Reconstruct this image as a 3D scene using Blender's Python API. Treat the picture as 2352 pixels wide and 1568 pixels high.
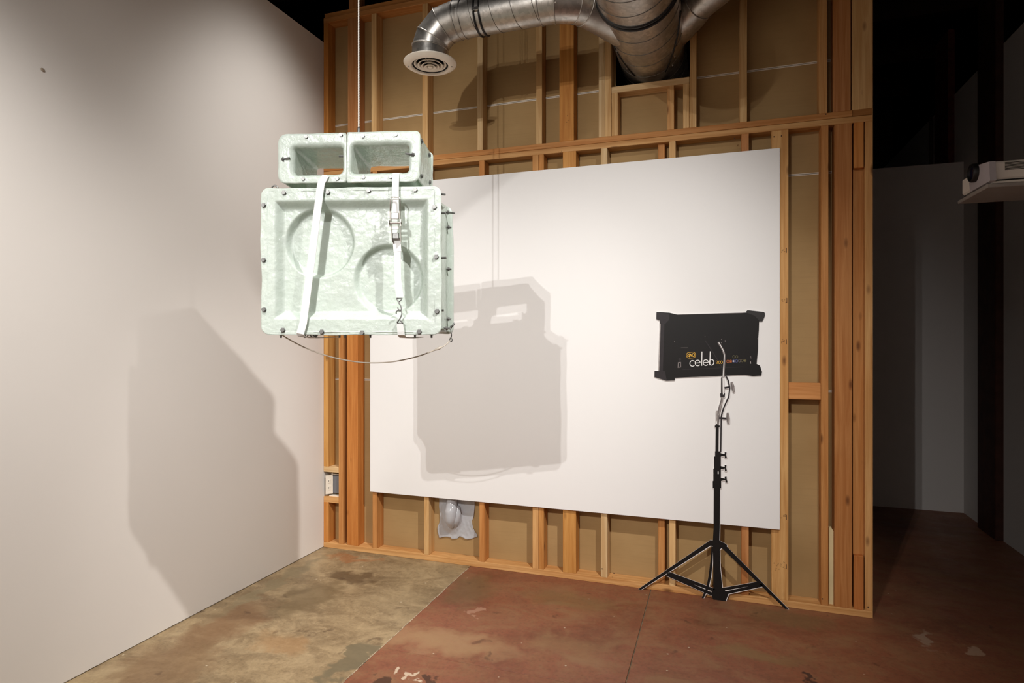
import bpy, bmesh, math, random
from mathutils import Vector, Matrix, noise
random.seed(7)
for o in list(bpy.data.objects):
    bpy.data.objects.remove(o, do_unlink=True)
scene = bpy.context.scene
COL = scene.collection
PI = math.pi

# ------------------------------------------------------------------ camera
F = 1396.0                      # focal length in pixels of the 2352 x 1568 frame
YAW = math.radians(18.8)
CAM = Vector((2.73, -3.753, 1.517))
HV = 778.0                      # row of the horizon
cd = bpy.data.cameras.new('camera')
cam = bpy.data.objects.new('camera', cd)
COL.objects.link(cam)
cam.location = CAM
cam.rotation_euler = (PI / 2, 0, YAW)
cd.sensor_width = 36.0
cd.lens = F * 36.0 / 2352.0
cd.shift_y = -(784.0 - HV) / 2352.0
cd.clip_start = 0.05
scene.camera = cam

# ------------------------------------------------------------------ world, lights, exposure
w = bpy.data.worlds.new('world')
scene.world = w
w.use_nodes = True
w.node_tree.nodes['Background'].inputs[0].default_value = (1.0, 0.9, 0.8, 1)
w.node_tree.nodes['Background'].inputs[1].default_value = 0.0
scene.view_settings.view_transform = 'Standard'
scene.view_settings.look = 'None'
scene.view_settings.exposure = 0.0
scene.view_settings.gamma = 1.0
scene.view_settings.use_curve_mapping = False


def spot(name, loc, target, power, size_deg, blend, radius, col):
    d = bpy.data.lights.new(name, 'SPOT')
    d.energy = power
    d.spot_size = math.radians(size_deg)
    d.spot_blend = blend
    d.shadow_soft_size = radius
    d.color = col
    o = bpy.data.objects.new(name, d)
    COL.objects.link(o)
    o.location = loc
    o.rotation_euler = (Vector(target) - Vector(loc)).to_track_quat('-Z', 'Y').to_euler()
    return o


# the gallery's track lights: two neighbouring heads far behind the camera, two to its right; the rest are unseen spots added as fill
COOL = (1.0, 0.985, 0.965)
WARM = (1.0, 0.965, 0.925)
spot('track_light', (1.575, -5.696, 3.646), (1.25, 0, 0.95), 285, 59, 1.0, 0.012, COOL)
spot('track_light', (1.481, -5.620, 3.493), (1.25, 0, 0.95), 285, 59, 1.0, 0.012, COOL)
spot('track_light', (3.473, -2.493, 3.713), (0.6, 0.0, 0.2), 225, 50, 1.0, 0.03, WARM)
spot('track_light', (3.473, -2.493, 3.713), (1.5, 0.0, 0.25), 285, 69, 1.0, 0.03, WARM)
spot('fill_spot', (1.6, -3.6, 4.2), (0.0, -2.5, 0.25), 530, 70, 1.0, 0.15, WARM)  # unseen spot added to brighten the left wall
spot('fill_spot', (1.0, -5.2, 3.9), (0.9, -7.0, 1.5), 490, 110, 0.9, 0.05, WARM)  # added fill: unseen spot bouncing its light off the rear wall
spot('fill_spot', (1.0, -0.80, 4.35), (0.0, -0.50, 0.9), 150, 70, 1.0, 0.15, WARM)  # unseen overhead spot added to lift the left wall by the corner


# ------------------------------------------------------------------ helpers
FW = Vector((-math.sin(YAW), math.cos(YAW), 0))
RT = Vector((math.cos(YAW), math.sin(YAW), 0))


def ray(u, v):
    return FW + RT * ((u - 1176.0) / F) + Vector((0, 0, 1)) * ((HV - v) / F)


def onY(u, v, Y=0.0):           # pixel of the photograph -> point of a plane parallel to the back wall
    d = ray(u, v)
    return CAM + d * ((Y - CAM.y) / d.y)


def onX(u, v, X=0.0):
    d = ray(u, v)
    return CAM + d * ((X - CAM.x) / d.x)


def onZ(u, v, Z=0.0):
    d = ray(u, v)
    return CAM + d * ((Z - CAM.z) / d.z)


def lin(r, g, b):
    def c(x):
        x /= 255.0
        return x / 12.92 if x <= 0.04045 else ((x + 0.055) / 1.055) ** 2.4
    return (c(r), c(g), c(b), 1.0)


class MB:
    def __init__(self):
        self.v, self.f = [], []

    def add(self, vs, fs):
        n = len(self.v)
        self.v += [tuple(p) for p in vs]
        self.f += [tuple(i + n for i in q) for q in fs]
        return self

    def box(self, x0, x1, y0, y1, z0, z1, b=0.0):
        if b <= 0:
            return self.add([(x0, y0, z0), (x1, y0, z0), (x1, y1, z0), (x0, y1, z0), (x0, y0, z1), (x1, y0, z1), (x1, y1, z1), (x0, y1, z1)],
                            [(0, 3, 2, 1), (4, 5, 6, 7), (0, 1, 5, 4), (1, 2, 6, 5), (2, 3, 7, 6), (3, 0, 4, 7)])
        bm = bmesh.new()
        bmesh.ops.create_cube(bm, size=1)
        for q in bm.verts:
            q.co = Vector(((x0 + x1) / 2 + q.co.x * (x1 - x0), (y0 + y1) / 2 + q.co.y * (y1 - y0), (z0 + z1) / 2 + q.co.z * (z1 - z0)))
        bmesh.ops.bevel(bm, geom=bm.edges[:], offset=b, segments=1, affect='EDGES')
        bm.verts.index_update()
        self.add([q.co.copy() for q in bm.verts], [[q.index for q in f.verts] for f in bm.faces])
        bm.free()
        return self

    def prism(self, front, back):
        """polygon loops of equal length joined by side walls"""
        n = len(front)
        fs = [tuple(range(n)), tuple(range(2 * n - 1, n - 1, -1))]
        fs += [(i, n + i, n + (i + 1) % n, (i + 1) % n) for i in range(n)]
        return self.add(list(front) + list(back), fs)

    def tube(self, pts, r, n=10, caps=True, closed=False):
        pts = [Vector(p) for p in pts]
        m = len(pts)
        rr = r if isinstance(r, (list, tuple)) else [r] * m
        t0 = (pts[1] - pts[0]).normalized()
        up = Vector((0, 0, 1)) if abs(t0.z) < 0.9 else Vector((1, 0, 0))
        nx = t0.cross(up).normalized()
        vs, fs = [], []
        for i, p in enumerate(pts):
            a = pts[i - 1] if (i > 0 or closed) else p
            c = pts[(i + 1) % m] if (i < m - 1 or closed) else p
            t1, t2 = (p - a), (c - p)
            t = ((t1.normalized() if t1.length > 1e-9 else Vector()) + (t2.normalized() if t2.length > 1e-9 else Vector())).normalized()
            nx = (nx - t * nx.dot(t)).normalized()
            ny = t.cross(nx)
            k = 1.0
            if t1.length > 1e-9 and t2.length > 1e-9:
                k = 1.0 / max(0.5, math.cos(t1.angle(t2) / 2))
            # mitre: stretch in the bend plane
            bend = (t2.normalized() - t1.normalized()) if (t1.length > 1e-9 and t2.length > 1e-9) else Vector()
            bd = bend.normalized() if bend.length > 1e-5 else None
            for j in range(n):
                an = 2 * PI * j / n
                o = (nx * math.cos(an) + ny * math.sin(an)) * rr[i]
                if bd is not None:
                    o += bd * o.dot(bd) * (k - 1)
                vs.append(p + o)
        rows = m if closed else m - 1
        for i in range(rows):
            i2 = (i + 1) % m
            for j in range(n):
                fs.append((i * n + j, i * n + (j + 1) % n, i2 * n + (j + 1) % n, i2 * n + j))
        if caps and not closed:
            fs.append(tuple(range(n - 1, -1, -1)))
            fs.append(tuple((m - 1) * n + j for j in range(n)))
        return self.add(vs, fs)

    def lathe(self, prof, origin=(0, 0, 0), axis=(0, 0, 1), n=24, close=False):
        """prof: list of (radius, height along axis)"""
        ax = Vector(axis).normalized()
        up = Vector((0, 0, 1)) if abs(ax.z) < 0.9 else Vector((1, 0, 0))
        e1 = ax.cross(up).normalized()
        e2 = ax.cross(e1)
        O = Vector(origin)
        vs, fs = [], []
        for (r, h) in prof:
            for j in range(n):
                a = 2 * PI * j / n
                vs.append(O + ax * h + (e1 * math.cos(a) + e2 * math.sin(a)) * r)
        m = len(prof)
        for i in range(m - 1 + (1 if close else 0)):
            i2 = (i + 1) % m
            for j in range(n):
                fs.append((i * n + j, i2 * n + j, i2 * n + (j + 1) % n, i * n + (j + 1) % n))
        if not close:
            fs.append(tuple(range(n)))
            fs.append(tuple((m - 1) * n + j for j in range(n - 1, -1, -1)))
        return self.add(vs, fs)

    def build(self, name, mat, parent=None, smooth=False, local=False, color=None, fix=True, autosmooth=None):
        me = bpy.data.meshes.new(name)
        off = Vector()
        if parent is not None and not local:
            q = parent
            while q is not None:
                off += q.location
                q = q.parent
        me.from_pydata([tuple(Vector(p) - off) for p in self.v], [], self.f)
        if fix:
            bm = bmesh.new()
            bm.from_mesh(me)
            bmesh.ops.recalc_face_normals(bm, faces=bm.faces[:])
            bm.to_mesh(me)
            bm.free()
        if smooth:
            for p in me.polygons:
                p.use_smooth = True
        if autosmooth:
            me.set_sharp_from_angle(angle=math.radians(autosmooth))
        me.materials.append(mat)
        me.update()
        o = bpy.data.objects.new(name, me)
        COL.objects.link(o)
        if parent is not None:
            o.parent = parent
        if color:
            o.color = color
        return o


def tag(o, label=None, cat=None, group=None, kind=None):
    if label:
        o['label'] = label
    if cat:
        o['category'] = cat
    if group:
        o['group'] = group
    if kind:
        o['kind'] = kind
    return o


def empty(name, loc=(0, 0, 0), rz=0.0):
    o = bpy.data.objects.new(name, None)
    o.empty_display_size = 0.1
    COL.objects.link(o)
    o.location = loc
    o.rotation_euler = (0, 0, rz)
    return o


# ------------------------------------------------------------------ materials
class NT:
    def __init__(self, name):
        self.m = bpy.data.materials.new(name)
        self.m.use_nodes = True
        self.t = self.m.node_tree
        self.b = self.t.nodes['Principled BSDF']
        self.out = self.t.nodes['Material Output']

    def n(self, typ, **kw):
        nd = self.t.nodes.new(typ)
        for k, v in kw.items():
            setattr(nd, k, v)
        return nd

    def l(self, a, b):
        self.t.links.new(a, b)

    def coords(self, kind='Object', scale=(1, 1, 1), loc=(0, 0, 0)):
        tc = self.n('ShaderNodeTexCoord')
        mp = self.n('ShaderNodeMapping')
        mp.inputs['Scale'].default_value = scale
        mp.inputs['Location'].default_value = loc
        self.l(tc.outputs[kind], mp.inputs[0])
        return mp.outputs[0]

    def noise(self, vec, scale, detail=4, rough=0.55, dist=0.0):
        nd = self.n('ShaderNodeTexNoise')
        nd.inputs['Scale'].default_value = scale
        nd.inputs['Detail'].default_value = detail
        nd.inputs['Roughness'].default_value = rough
        nd.inputs['Distortion'].default_value = dist
        self.l(vec, nd.inputs['Vector'])
        return nd.outputs['Fac']

    def ramp(self, fac, stops, interp='LINEAR'):
        r = self.n('ShaderNodeValToRGB')
        r.color_ramp.interpolation = interp
        els = r.color_ramp.elements
        while len(els) < len(stops):
            els.new(0.5)
        for e, (p, c) in zip(els, stops):
            e.position = p
            e.color = c if len(c) == 4 else (*c, 1)
        self.l(fac, r.inputs[0])
        return r.outputs[0]

    def mix(self, fac, a, b, mode='MIX'):
        nd = self.n('ShaderNodeMix', data_type='RGBA', blend_type=mode)
        for sock, val in ((nd.inputs['Factor'], fac), (nd.inputs['A'], a), (nd.inputs['B'], b)):
            if hasattr(val, 'default_value') or hasattr(val, 'is_linked'):
                self.l(val, sock)
            elif isinstance(val, (int, float)):
                sock.default_value = val
            else:
                sock.default_value = val if len(val) == 4 else (*val, 1)
        return nd.outputs['Result']

    def math(self, op, a, b=None, clamp=False):
        nd = self.n('ShaderNodeMath', operation=op)
        nd.use_clamp = clamp
        for s, val in ((nd.inputs[0], a), (nd.inputs[1], b)):
            if val is None:
                continue
            if isinstance(val, (int, float)):
                s.default_value = val
            else:
                self.l(val, s)
        return nd.outputs[0]

    def bump(self, h, strength=0.2, dist=0.01):
        b = self.n('ShaderNodeBump')
        b.inputs['Strength'].default_value = strength
        b.inputs['Distance'].default_value = dist
        self.l(h, b.inputs['Height'])
        self.l(b.outputs[0], self.b.inputs['Normal'])

    def base(self, c):
        if hasattr(c, 'is_linked'):
            self.l(c, self.b.inputs['Base Color'])
        else:
            self.b.inputs['Base Color'].default_value = c

    def set(self, rough=None, metal=None, spec=None, coat=None):
        if rough is not None:
            self.b.inputs['Roughness'].default_value = rough
        if metal is not None:
            self.b.inputs['Metallic'].default_value = metal
        if spec is not None:
            self.b.inputs['Specular IOR Level'].default_value = spec
        if coat is not None:
            self.b.inputs['Coat Weight'].default_value = coat
        return self


BLK = (0, 0, 0, 1)
WHT = (1, 1, 1, 1)


def plain(name, col, rough=0.6, metal=0.0, spec=0.5, var=0.06, vs=9.0):
    m = NT(name)
    v = m.coords()
    n = m.noise(v, vs, 4)
    d = tuple(c * (1 - var) for c in col[:3])
    u = tuple(min(1, c * (1 + var)) for c in col[:3])
    m.base(m.ramp(n, [(0.3, d), (0.7, u)]))
    m.set(rough, metal, spec)
    return m.m


def wood(name, axis):
    """softwood framing lumber, grain along the given axis; the piece's own tint comes with its object colour"""
    m = NT(name)
    s = [26, 26, 26]
    s[axis] = 1.1
    oi = m.n('ShaderNodeObjectInfo')
    tc = m.n('ShaderNodeTexCoord')
    addv = m.n('ShaderNodeVectorMath', operation='ADD')
    sc = m.n('ShaderNodeVectorMath', operation='SCALE')
    comb = m.n('ShaderNodeCombineXYZ')
    for i in range(3):
        m.l(oi.outputs['Random'], comb.inputs[i])
    m.l(comb.outputs[0], sc.inputs[0])
    sc.inputs['Scale'].default_value = 13.0
    m.l(tc.outputs['Object'], addv.inputs[0])
    m.l(sc.outputs[0], addv.inputs[1])
    mp = m.n('ShaderNodeMapping')
    mp.inputs['Scale'].default_value = s
    m.l(addv.outputs[0], mp.inputs[0])
    grain = m.noise(mp.outputs[0], 1.6, 5, 0.6, 0.6)
    mp2 = m.n('ShaderNodeMapping')
    s2 = [110, 110, 110]
    s2[axis] = 3
    mp2.inputs['Scale'].default_value = s2
    m.l(addv.outputs[0], mp2.inputs[0])
    fine = m.noise(mp2.outputs[0], 1.0, 3, 0.6)
    big = m.noise(addv.outputs[0], 2.2, 3)
    # knots: sparse stretched cells
    mp3 = m.n('ShaderNodeMapping')
    s3 = [9, 9, 9]
    s3[axis] = 3.4
    mp3.inputs['Scale'].default_value = s3
    m.l(addv.outputs[0], mp3.inputs[0])
    vo = m.n('ShaderNodeTexVoronoi')
    vo.inputs['Scale'].default_value = 1.0
    m.l(mp3.outputs[0], vo.inputs['Vector'])
    knot = m.ramp(vo.outputs['Distance'], [(0.04, WHT), (0.13, BLK)])
    col = oi.outputs['Color']
    dark = m.mix(1.0, col, (0.72, 0.60, 0.48, 1), 'MULTIPLY')
    c = m.mix(m.ramp(grain, [(0.38, BLK), (0.66, WHT)]), dark, col)
    c = m.mix(m.math('MULTIPLY', m.ramp(fine, [(0.45, BLK), (0.7, WHT)]), 0.25), c, dark)
    c = m.mix(m.math('MULTIPLY', m.ramp(big, [(0.35, BLK), (0.7, WHT)]), 0.25), c, m.mix(1.0, col, (0.85, 0.62, 0.42, 1), 'MULTIPLY'))
    c = m.mix(m.math('MULTIPLY', knot, 0.75), c, lin(92, 48, 20))
    m.base(c)
    m.set(0.62, 0, 0.25)
    m.bump(m.math('ADD', grain, fine), 0.12, 0.003)
    return m.m


M = {}
M['wood_z'] = wood('lumber_upright', 2)
M['wood_x'] = wood('lumber_level', 0)
M['wood_y'] = wood('lumber_deep', 1)


def painted_wall(name, col, smudge=False):
    m = NT(name)
    v = m.coords()
    big = m.noise(v, 0.7, 3)
    fine = m.noise(v, 160, 3)
    c = m.ramp(big, [(0.3, tuple(x * 0.97 for x in col[:3])), (0.7, tuple(min(1, x * 1.02) for x in col[:3]))])
    m.base(c)
    m.set(0.75, 0, 0.2)
    m.bump(fine, 0.06, 0.002)
    return m.m


M['wall'] = painted_wall('painted_drywall', lin(232, 227, 221))
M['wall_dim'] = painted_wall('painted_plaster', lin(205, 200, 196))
M['board'] = plain('board_white', lin(240, 238, 236), 0.7, 0, 0.2, 0.008, 0.8)
M['board_edge'] = plain('board_edge', lin(225, 215, 200), 0.6)

# brown paper face of drywall
m = NT('drywall_paper')
v = m.coords()
n1 = m.noise(v, 2.0, 4)
n2 = m.noise(m.coords(scale=(3, 3, 60)), 2.0, 3)
c = m.ramp(n1, [(0.3, lin(162, 130, 86)), (0.7, lin(180, 148, 102))])
c = m.mix(m.math('MULTIPLY', m.ramp(n2, [(0.5, BLK), (0.8, WHT)]), 0.18), c, lin(140, 112, 76))
m.base(c)
m.set(0.8, 0, 0.2)
M['paper'] = m.m
M['tape'] = plain('gypsum_edge', lin(225, 215, 200), 0.8)

# galvanised sheet
m = NT('galvanised_sheet')
v = m.coords()
vo = m.n('ShaderNodeTexVoronoi')
vo.inputs['Scale'].default_value = 55
m.l(v, vo.inputs['Vector'])
n1 = m.noise(v, 6, 4)
c = m.ramp(vo.outputs['Color'], [(0.2, lin(178, 174, 168)), (0.8, lin(206, 201, 194))])
c = m.mix(m.ramp(n1, [(0.4, BLK), (0.8, WHT)]), c, lin(160, 154, 146))
m.base(c)
m.set(None, 0.92)
m.l(m.ramp(n1, [(0.3, (0.30,) * 3), (0.7, (0.44,) * 3)]), m.b.inputs['Roughness'])
m.bump(m.noise(v, 9, 2), 0.12, 0.01)
M['galv'] = m.m
M['galv_seam'] = plain('galvanised_seam', lin(120, 115, 108), 0.4, 0.9, 0.5, 0.15, 40)
M['black_rubber'] = plain('black_rubber', lin(26, 24, 23), 0.45)
M['steel'] = plain('zinc_steel', lin(128, 128, 126), 0.42, 0.75, 0.5, 0.2, 60)
M['chrome'] = plain('bright_steel', lin(200, 196, 190), 0.22, 0.95)
M['diffuser'] = plain('enamel_white', lin(232, 222, 206), 0.4)
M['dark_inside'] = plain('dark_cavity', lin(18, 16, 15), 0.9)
M['webbing'] = plain('white_webbing', lin(224, 224, 222), 0.75, 0, 0.2, 0.03, 60)
M['cord'] = plain('clear_cord', lin(215, 205, 190), 0.35)

# fibreglass: glossy, pale green, slightly light-passing, ripples of resin
m = NT('fibreglass')
v = m.coords()
n1 = m.noise(v, 5, 4)
n2 = m.noise(v, 26, 5, 0.6)
c = m.ramp(n1, [(0.25, lin(214, 226, 218)), (0.75, lin(226, 234, 229))])
c = m.mix(m.math('MULTIPLY', m.ramp(n2, [(0.35, WHT), (0.6, BLK)]), 0.25), c, lin(208, 220, 206))
m.base(c)
m.set(0.28, 0, 0.4)
m.b.inputs['Coat Weight'].default_value = 1.0
m.b.inputs['Coat Roughness'].default_value = 0.06
hgt = m.math('ADD', m.noise(v, 36, 3, 0.55), m.math('MULTIPLY', m.noise(v, 100, 3, 0.6), 0.5))
m.bump(hgt, 0.22, 0.008)
cb = m.n('ShaderNodeBump')
cb.inputs['Strength'].default_value = 1.0
cb.inputs['Distance'].default_value = 0.012
m.l(hgt, cb.inputs['Height'])
m.l(cb.outputs[0], m.b.inputs['Coat Normal'])
tr = m.n('ShaderNodeBsdfTranslucent')
tr.inputs[0].default_value = lin(222, 236, 214)
mx = m.n('ShaderNodeMixShader')
mx.inputs[0].default_value = 0.27
m.l(m.b.outputs[0], mx.inputs[1])
m.l(tr.outputs[0], mx.inputs[2])
m.l(mx.outputs[0], m.out.inputs[0])
M['fibre'] = m.m

# clear-white resin
m = NT('milky_resin')
m.base(lin(215, 216, 220))
m.set(0.15, 0, 0.6)
m.bump(m.noise(m.coords(), 30, 3), 0.3, 0.006)
tr = m.n('ShaderNodeBsdfTranslucent')
tr.inputs[0].default_value = lin(225, 225, 230)
tp = m.n('ShaderNodeBsdfTransparent')
mx = m.n('ShaderNodeMixShader')
mx.inputs[0].default_value = 0.25
mx2 = m.n('ShaderNodeMixShader')
mx2.inputs[0].default_value = 0.18
m.l(m.b.outputs[0], mx.inputs[1])
m.l(tr.outputs[0], mx.inputs[2])
m.l(mx.outputs[0], mx2.inputs[1])
m.l(tp.outputs[0], mx2.inputs[2])
m.l(mx2.outputs[0], m.out.inputs[0])
M['resin'] = m.m


# stained concrete
def concrete(name, stops, stains, specks, mott):
    m = NT(name)
    v = m.coords()
    n1 = m.noise(v, 1.7, 6, 0.62, 0.6)
    n2 = m.noise(v, 7, 6, 0.65, 0.3)
    n3 = m.noise(v, 60, 4, 0.6)
    c = m.ramp(n1, stops)
    c = m.mix(m.math('MULTIPLY', m.ramp(n2, [(0.42, BLK), (0.72, WHT)]), 0.55), c, specks[0])
    c = m.mix(m.math('MULTIPLY', m.ramp(n3, [(0.48, BLK), (0.68, WHT)]), 0.42), c, specks[1])
    n5 = m.noise(v, 24, 6, 0.7, 0.4)
    c = m.mix(m.math('MULTIPLY', m.ramp(n5, [(0.50, BLK), (0.68, WHT)]), 0.38), c, mott[0])
    c = m.mix(m.math('MULTIPLY', m.ramp(n5, [(0.30, WHT), (0.42, BLK)]), 0.4), c, specks[1])
    n4 = m.noise(m.coords(scale=(1.0, 1.7, 1.0), loc=(3.3, 1.7, 0)), 3.4, 7, 0.68, 0.9)
    c = m.mix(m.math('MULTIPLY', m.ramp(n4, [(0.46, BLK), (0.66, WHT)]), 0.6), c, mott[0])
    c = m.mix(m.math('MULTIPLY', m.ramp(n4, [(0.28, WHT), (0.43, BLK)]), 0.5), c, mott[1])
    sep = m.n('ShaderNodeSeparateXYZ')
    # wobbling edge for the stains
    nz = m.n('ShaderNodeTexNoise')
    nz.inputs['Scale'].default_value = 9
    nz.inputs['Detail'].default_value = 6
    m.l(v, nz.inputs['Vector'])
    sub = m.n('ShaderNodeVectorMath', operation='SUBTRACT')
    m.l(nz.outputs['Color'], sub.inputs[0])
    sub.inputs[1].default_value = (0.5, 0.5, 0.5)
    scl = m.n('ShaderNodeVectorMath', operation='SCALE')
    scl.inputs['Scale'].default_value = 0.30
    m.l(sub.outputs[0], scl.inputs[0])
    ad = m.n('ShaderNodeVectorMath', operation='ADD')
    m.l(v, ad.inputs[0])
    m.l(scl.outputs[0], ad.inputs[1])
    m.l(ad.outputs[0], sep.inputs[0])
    for (x, y, rx, ry, col, amt, soft) in stains:
        dx = m.math('DIVIDE', m.math('SUBTRACT', sep.outputs[0], x), rx)
        dy = m.math('DIVIDE', m.math('SUBTRACT', sep.outputs[1], y), ry)
        d = m.math('ADD', m.math('MULTIPLY', dx, dx), m.math('MULTIPLY', dy, dy))
        f = m.ramp(d, [(max(0.02, 0.5 - soft), WHT), (min(0.98, 0.5 + soft), BLK)])
        c = m.mix(m.math('MULTIPLY', f, amt), c, col)
    # flecks of plaster and small dark pits
    vo = m.n('ShaderNodeTexVoronoi')
    vo.inputs['Scale'].default_value = 9
    m.l(v, vo.inputs['Vector'])
    fl = m.ramp(vo.outputs['Distance'], [(0.03, WHT), (0.055, BLK)])
    c = m.mix(m.math('MULTIPLY', fl, 0.6), c, lin(205, 190, 165))
    vo2 = m.n('ShaderNodeTexVoronoi')
    vo2.inputs['Scale'].default_value = 4.3
    m.l(ad.outputs[0], vo2.inputs['Vector'])
    pt = m.ramp(vo2.outputs['Distance'], [(0.05, WHT), (0.12, BLK)])
    c = m.mix(m.math('MULTIPLY', pt, 0.45), c, lin(62, 40, 28))
    m.base(c)
    m.l(m.ramp(n2, [(0.3, (0.38,) * 3), (0.7, (0.6,) * 3)]), m.b.inputs['Roughness'])
    m.set(None, 0, 0.35)
    m.bump(n2, 0.12, 0.004)
    return m.m


OL = lin(92, 78, 54)
M['slab_olive'] = concrete('concrete_olive', [(0.28, lin(106, 87, 62)), (0.5, lin(134, 114, 85)), (0.72, lin(160, 138, 104))],
    [(0.52, -0.42, 0.24, 0.13, lin(84, 66, 46), 0.8, 0.2), (0.45, -0.75, 0.22, 0.32, lin(98, 80, 54), 0.75, 0.3),
     (0.33, -0.12, 0.30, 0.06, lin(150, 92, 52), 0.5, 0.35), (0.25, -1.15, 0.2, 0.4, lin(110, 76, 48), 0.7, 0.35),
     (1.08, -1.28, 0.09, 0.26, lin(104, 94, 72), 0.85, 0.12), (0.12, -0.6, 0.07, 0.8, lin(128, 114, 86), 0.7, 0.3),
     (0.68, -1.25, 0.2, 0.14, lin(150, 112, 72), 0.5, 0.3), (0.3, -1.6, 0.3, 0.3, lin(112, 82, 54), 0.6, 0.3)],
    [lin(126, 104, 74), lin(96, 80, 58)], [lin(176, 154, 118), lin(104, 84, 58)])
M['slab_red'] = concrete('concrete_red', [(0.28, lin(102, 60, 40)), (0.5, lin(130, 76, 54)), (0.72, lin(142, 88, 62))],
    [(1.42, -0.98, 0.5, 0.14, lin(160, 128, 92), 0.6, 0.4), (2.05, -0.85, 0.3, 0.12, lin(140, 108, 74), 0.45, 0.4),
     (1.3, -0.35, 0.2, 0.3, lin(104, 82, 52), 0.6, 0.35), (1.45, -0.62, 0.05, 0.09, lin(172, 132, 108), 0.6, 0.1),
     (1.9, -0.3, 0.4, 0.12, lin(116, 96, 60), 0.45, 0.35), (1.3, -1.42, 0.07, 0.13, lin(60, 36, 24), 0.85, 0.12), (1.52, -1.36, 0.05, 0.1, lin(60, 36, 24), 0.85, 0.12),
     (1.44, -1.32, 0.025, 0.04, lin(205, 185, 160), 0.8, 0.15), (1.36, -1.28, 0.03, 0.03, lin(205, 185, 160), 0.8, 0.15),
     (2.9, -0.62, 0.3, 0.08, lin(122, 98, 62), 0.5, 0.35), (3.1, -0.15, 0.3, 0.12, lin(108, 90, 58), 0.5, 0.35),
     (3.12, -0.78, 0.04, 0.03, lin(46, 30, 28), 0.85, 0.2), (3.4, -0.9, 0.1, 0.06, lin(88, 58, 36), 0.6, 0.3),
     (3.72, -0.18, 0.05, 0.13, lin(170, 150, 128), 0.55, 0.2), (3.9, -0.25, 0.05, 0.05, lin(190, 165, 140), 0.5, 0.2)],
    [lin(126, 86, 60), lin(92, 62, 44)], [lin(138, 104, 72), lin(104, 62, 44)])
M['joint'] = plain('joint_dirt', lin(118, 104, 84), 0.9, 0, 0.2, 0.4, 40)
M['chalk'] = plain('joint_chalk', lin(168, 150, 126), 0.9, 0, 0.2, 0.5, 30)

# ------------------------------------------------------------------ the room
# floor: slabs with sawn joints between them
fl = empty('floor')
tag(fl, 'stained concrete floor of olive and red slabs', 'floor', kind='structure')
g = 0.004
slabs = [(-0.1, 1.158, -7.0, 5.3, 'slab_olive'), (1.158, 2.342, -1.13, 5.3, 'slab_red'), (1.158, 2.342, -7.0, -1.13, 'slab_red'),
         (2.342, 4.85, -1.13, 5.3, 'slab_red'), (2.342, 4.85, -7.0, -1.13, 'slab_red')]
for (x0, x1, y0, y1, mt) in slabs:
    gx1 = 0.002 if abs(x1 - 1.158) < 1e-6 else g
    gy = 0.0012
    MB().box(x0 + 0.0012, x1 - gx1, y0 + gy, y1 - gy, -0.12, 0.0, 0.0012).build('slab', M[mt], fl)
MB().box(-0.1, 4.85, -7.0, 5.3, -0.16, -0.006).build('joint_bed', M['joint'], fl)
# chalky paint line along the edge of the red slab
pts = []
bmx = MB()
y = -1.9
while y < -0.04:
    yy = y + random.uniform(0.03, 0.12)
    wd = random.uniform(0.0012, 0.0036)
    xo = 1.158 + random.uniform(-0.002, 0.002)
    bmx.box(xo - wd, xo + wd, y, min(yy, -0.04), -0.002, 0.0012)
    y = yy + random.uniform(0.0, 0.012)
bmx.build('paint_edge', M['chalk'], fl)

ZL = onX(743, 97, 0).z
wl = MB().box(-0.12, 0.0, -7.0, 0.10, 0.004, ZL).build('wall_left', M['wall'])
tag(wl, 'plain off-white painted wall on the left', 'wall', kind='structure')
yy = -2.6
while yy < -0.02:            # broken dark line where the board stops short of the floor
    ll = random.uniform(0.05, 0.3)
    MB().box(0.0, 0.0012, yy, min(-0.01, yy + ll), 0.0, random.uniform(0.002, 0.004)).build('base_gap', M['joint'], wl)
    yy += ll + random.uniform(0.01, 0.08)
p = onX(98, 160, 0)
MB().lathe([(0.009, 0.0), (0.008, 0.002), (0.004, 0.004)], (0, p.y, p.z), (1, 0, 0.3), 9).build('smudge', plain('wall_smudge', lin(150, 134, 116), 0.9), wl)

ZR = 3.73
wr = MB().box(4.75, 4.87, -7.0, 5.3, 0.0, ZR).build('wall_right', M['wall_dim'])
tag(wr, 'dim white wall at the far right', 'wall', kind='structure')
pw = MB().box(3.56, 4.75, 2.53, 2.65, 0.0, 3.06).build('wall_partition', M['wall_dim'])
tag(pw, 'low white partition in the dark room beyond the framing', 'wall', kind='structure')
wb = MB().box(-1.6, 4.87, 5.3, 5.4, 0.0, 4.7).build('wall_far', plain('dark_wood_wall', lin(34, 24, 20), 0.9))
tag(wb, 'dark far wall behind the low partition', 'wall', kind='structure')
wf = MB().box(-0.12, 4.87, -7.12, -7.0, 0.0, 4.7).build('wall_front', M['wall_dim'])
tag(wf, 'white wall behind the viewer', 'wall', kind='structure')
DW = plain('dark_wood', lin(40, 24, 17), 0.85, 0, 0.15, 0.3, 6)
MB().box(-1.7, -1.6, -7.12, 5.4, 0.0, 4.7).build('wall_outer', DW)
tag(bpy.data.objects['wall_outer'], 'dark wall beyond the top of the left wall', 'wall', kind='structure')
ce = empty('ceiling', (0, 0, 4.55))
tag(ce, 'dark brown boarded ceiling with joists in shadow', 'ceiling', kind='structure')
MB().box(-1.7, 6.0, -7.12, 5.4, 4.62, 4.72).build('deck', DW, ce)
for i in range(12):
    y0 = -6.5 + i * 1.0
    MB().box(-1.6, 4.87, y0, y0 + 0.09, 4.38, 4.62).build('joist', DW, ce)
MB().box(4.87, 6.0, -7.12, 5.4, 3.4, 3.5).build('lower_soffit', DW, ce)
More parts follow.
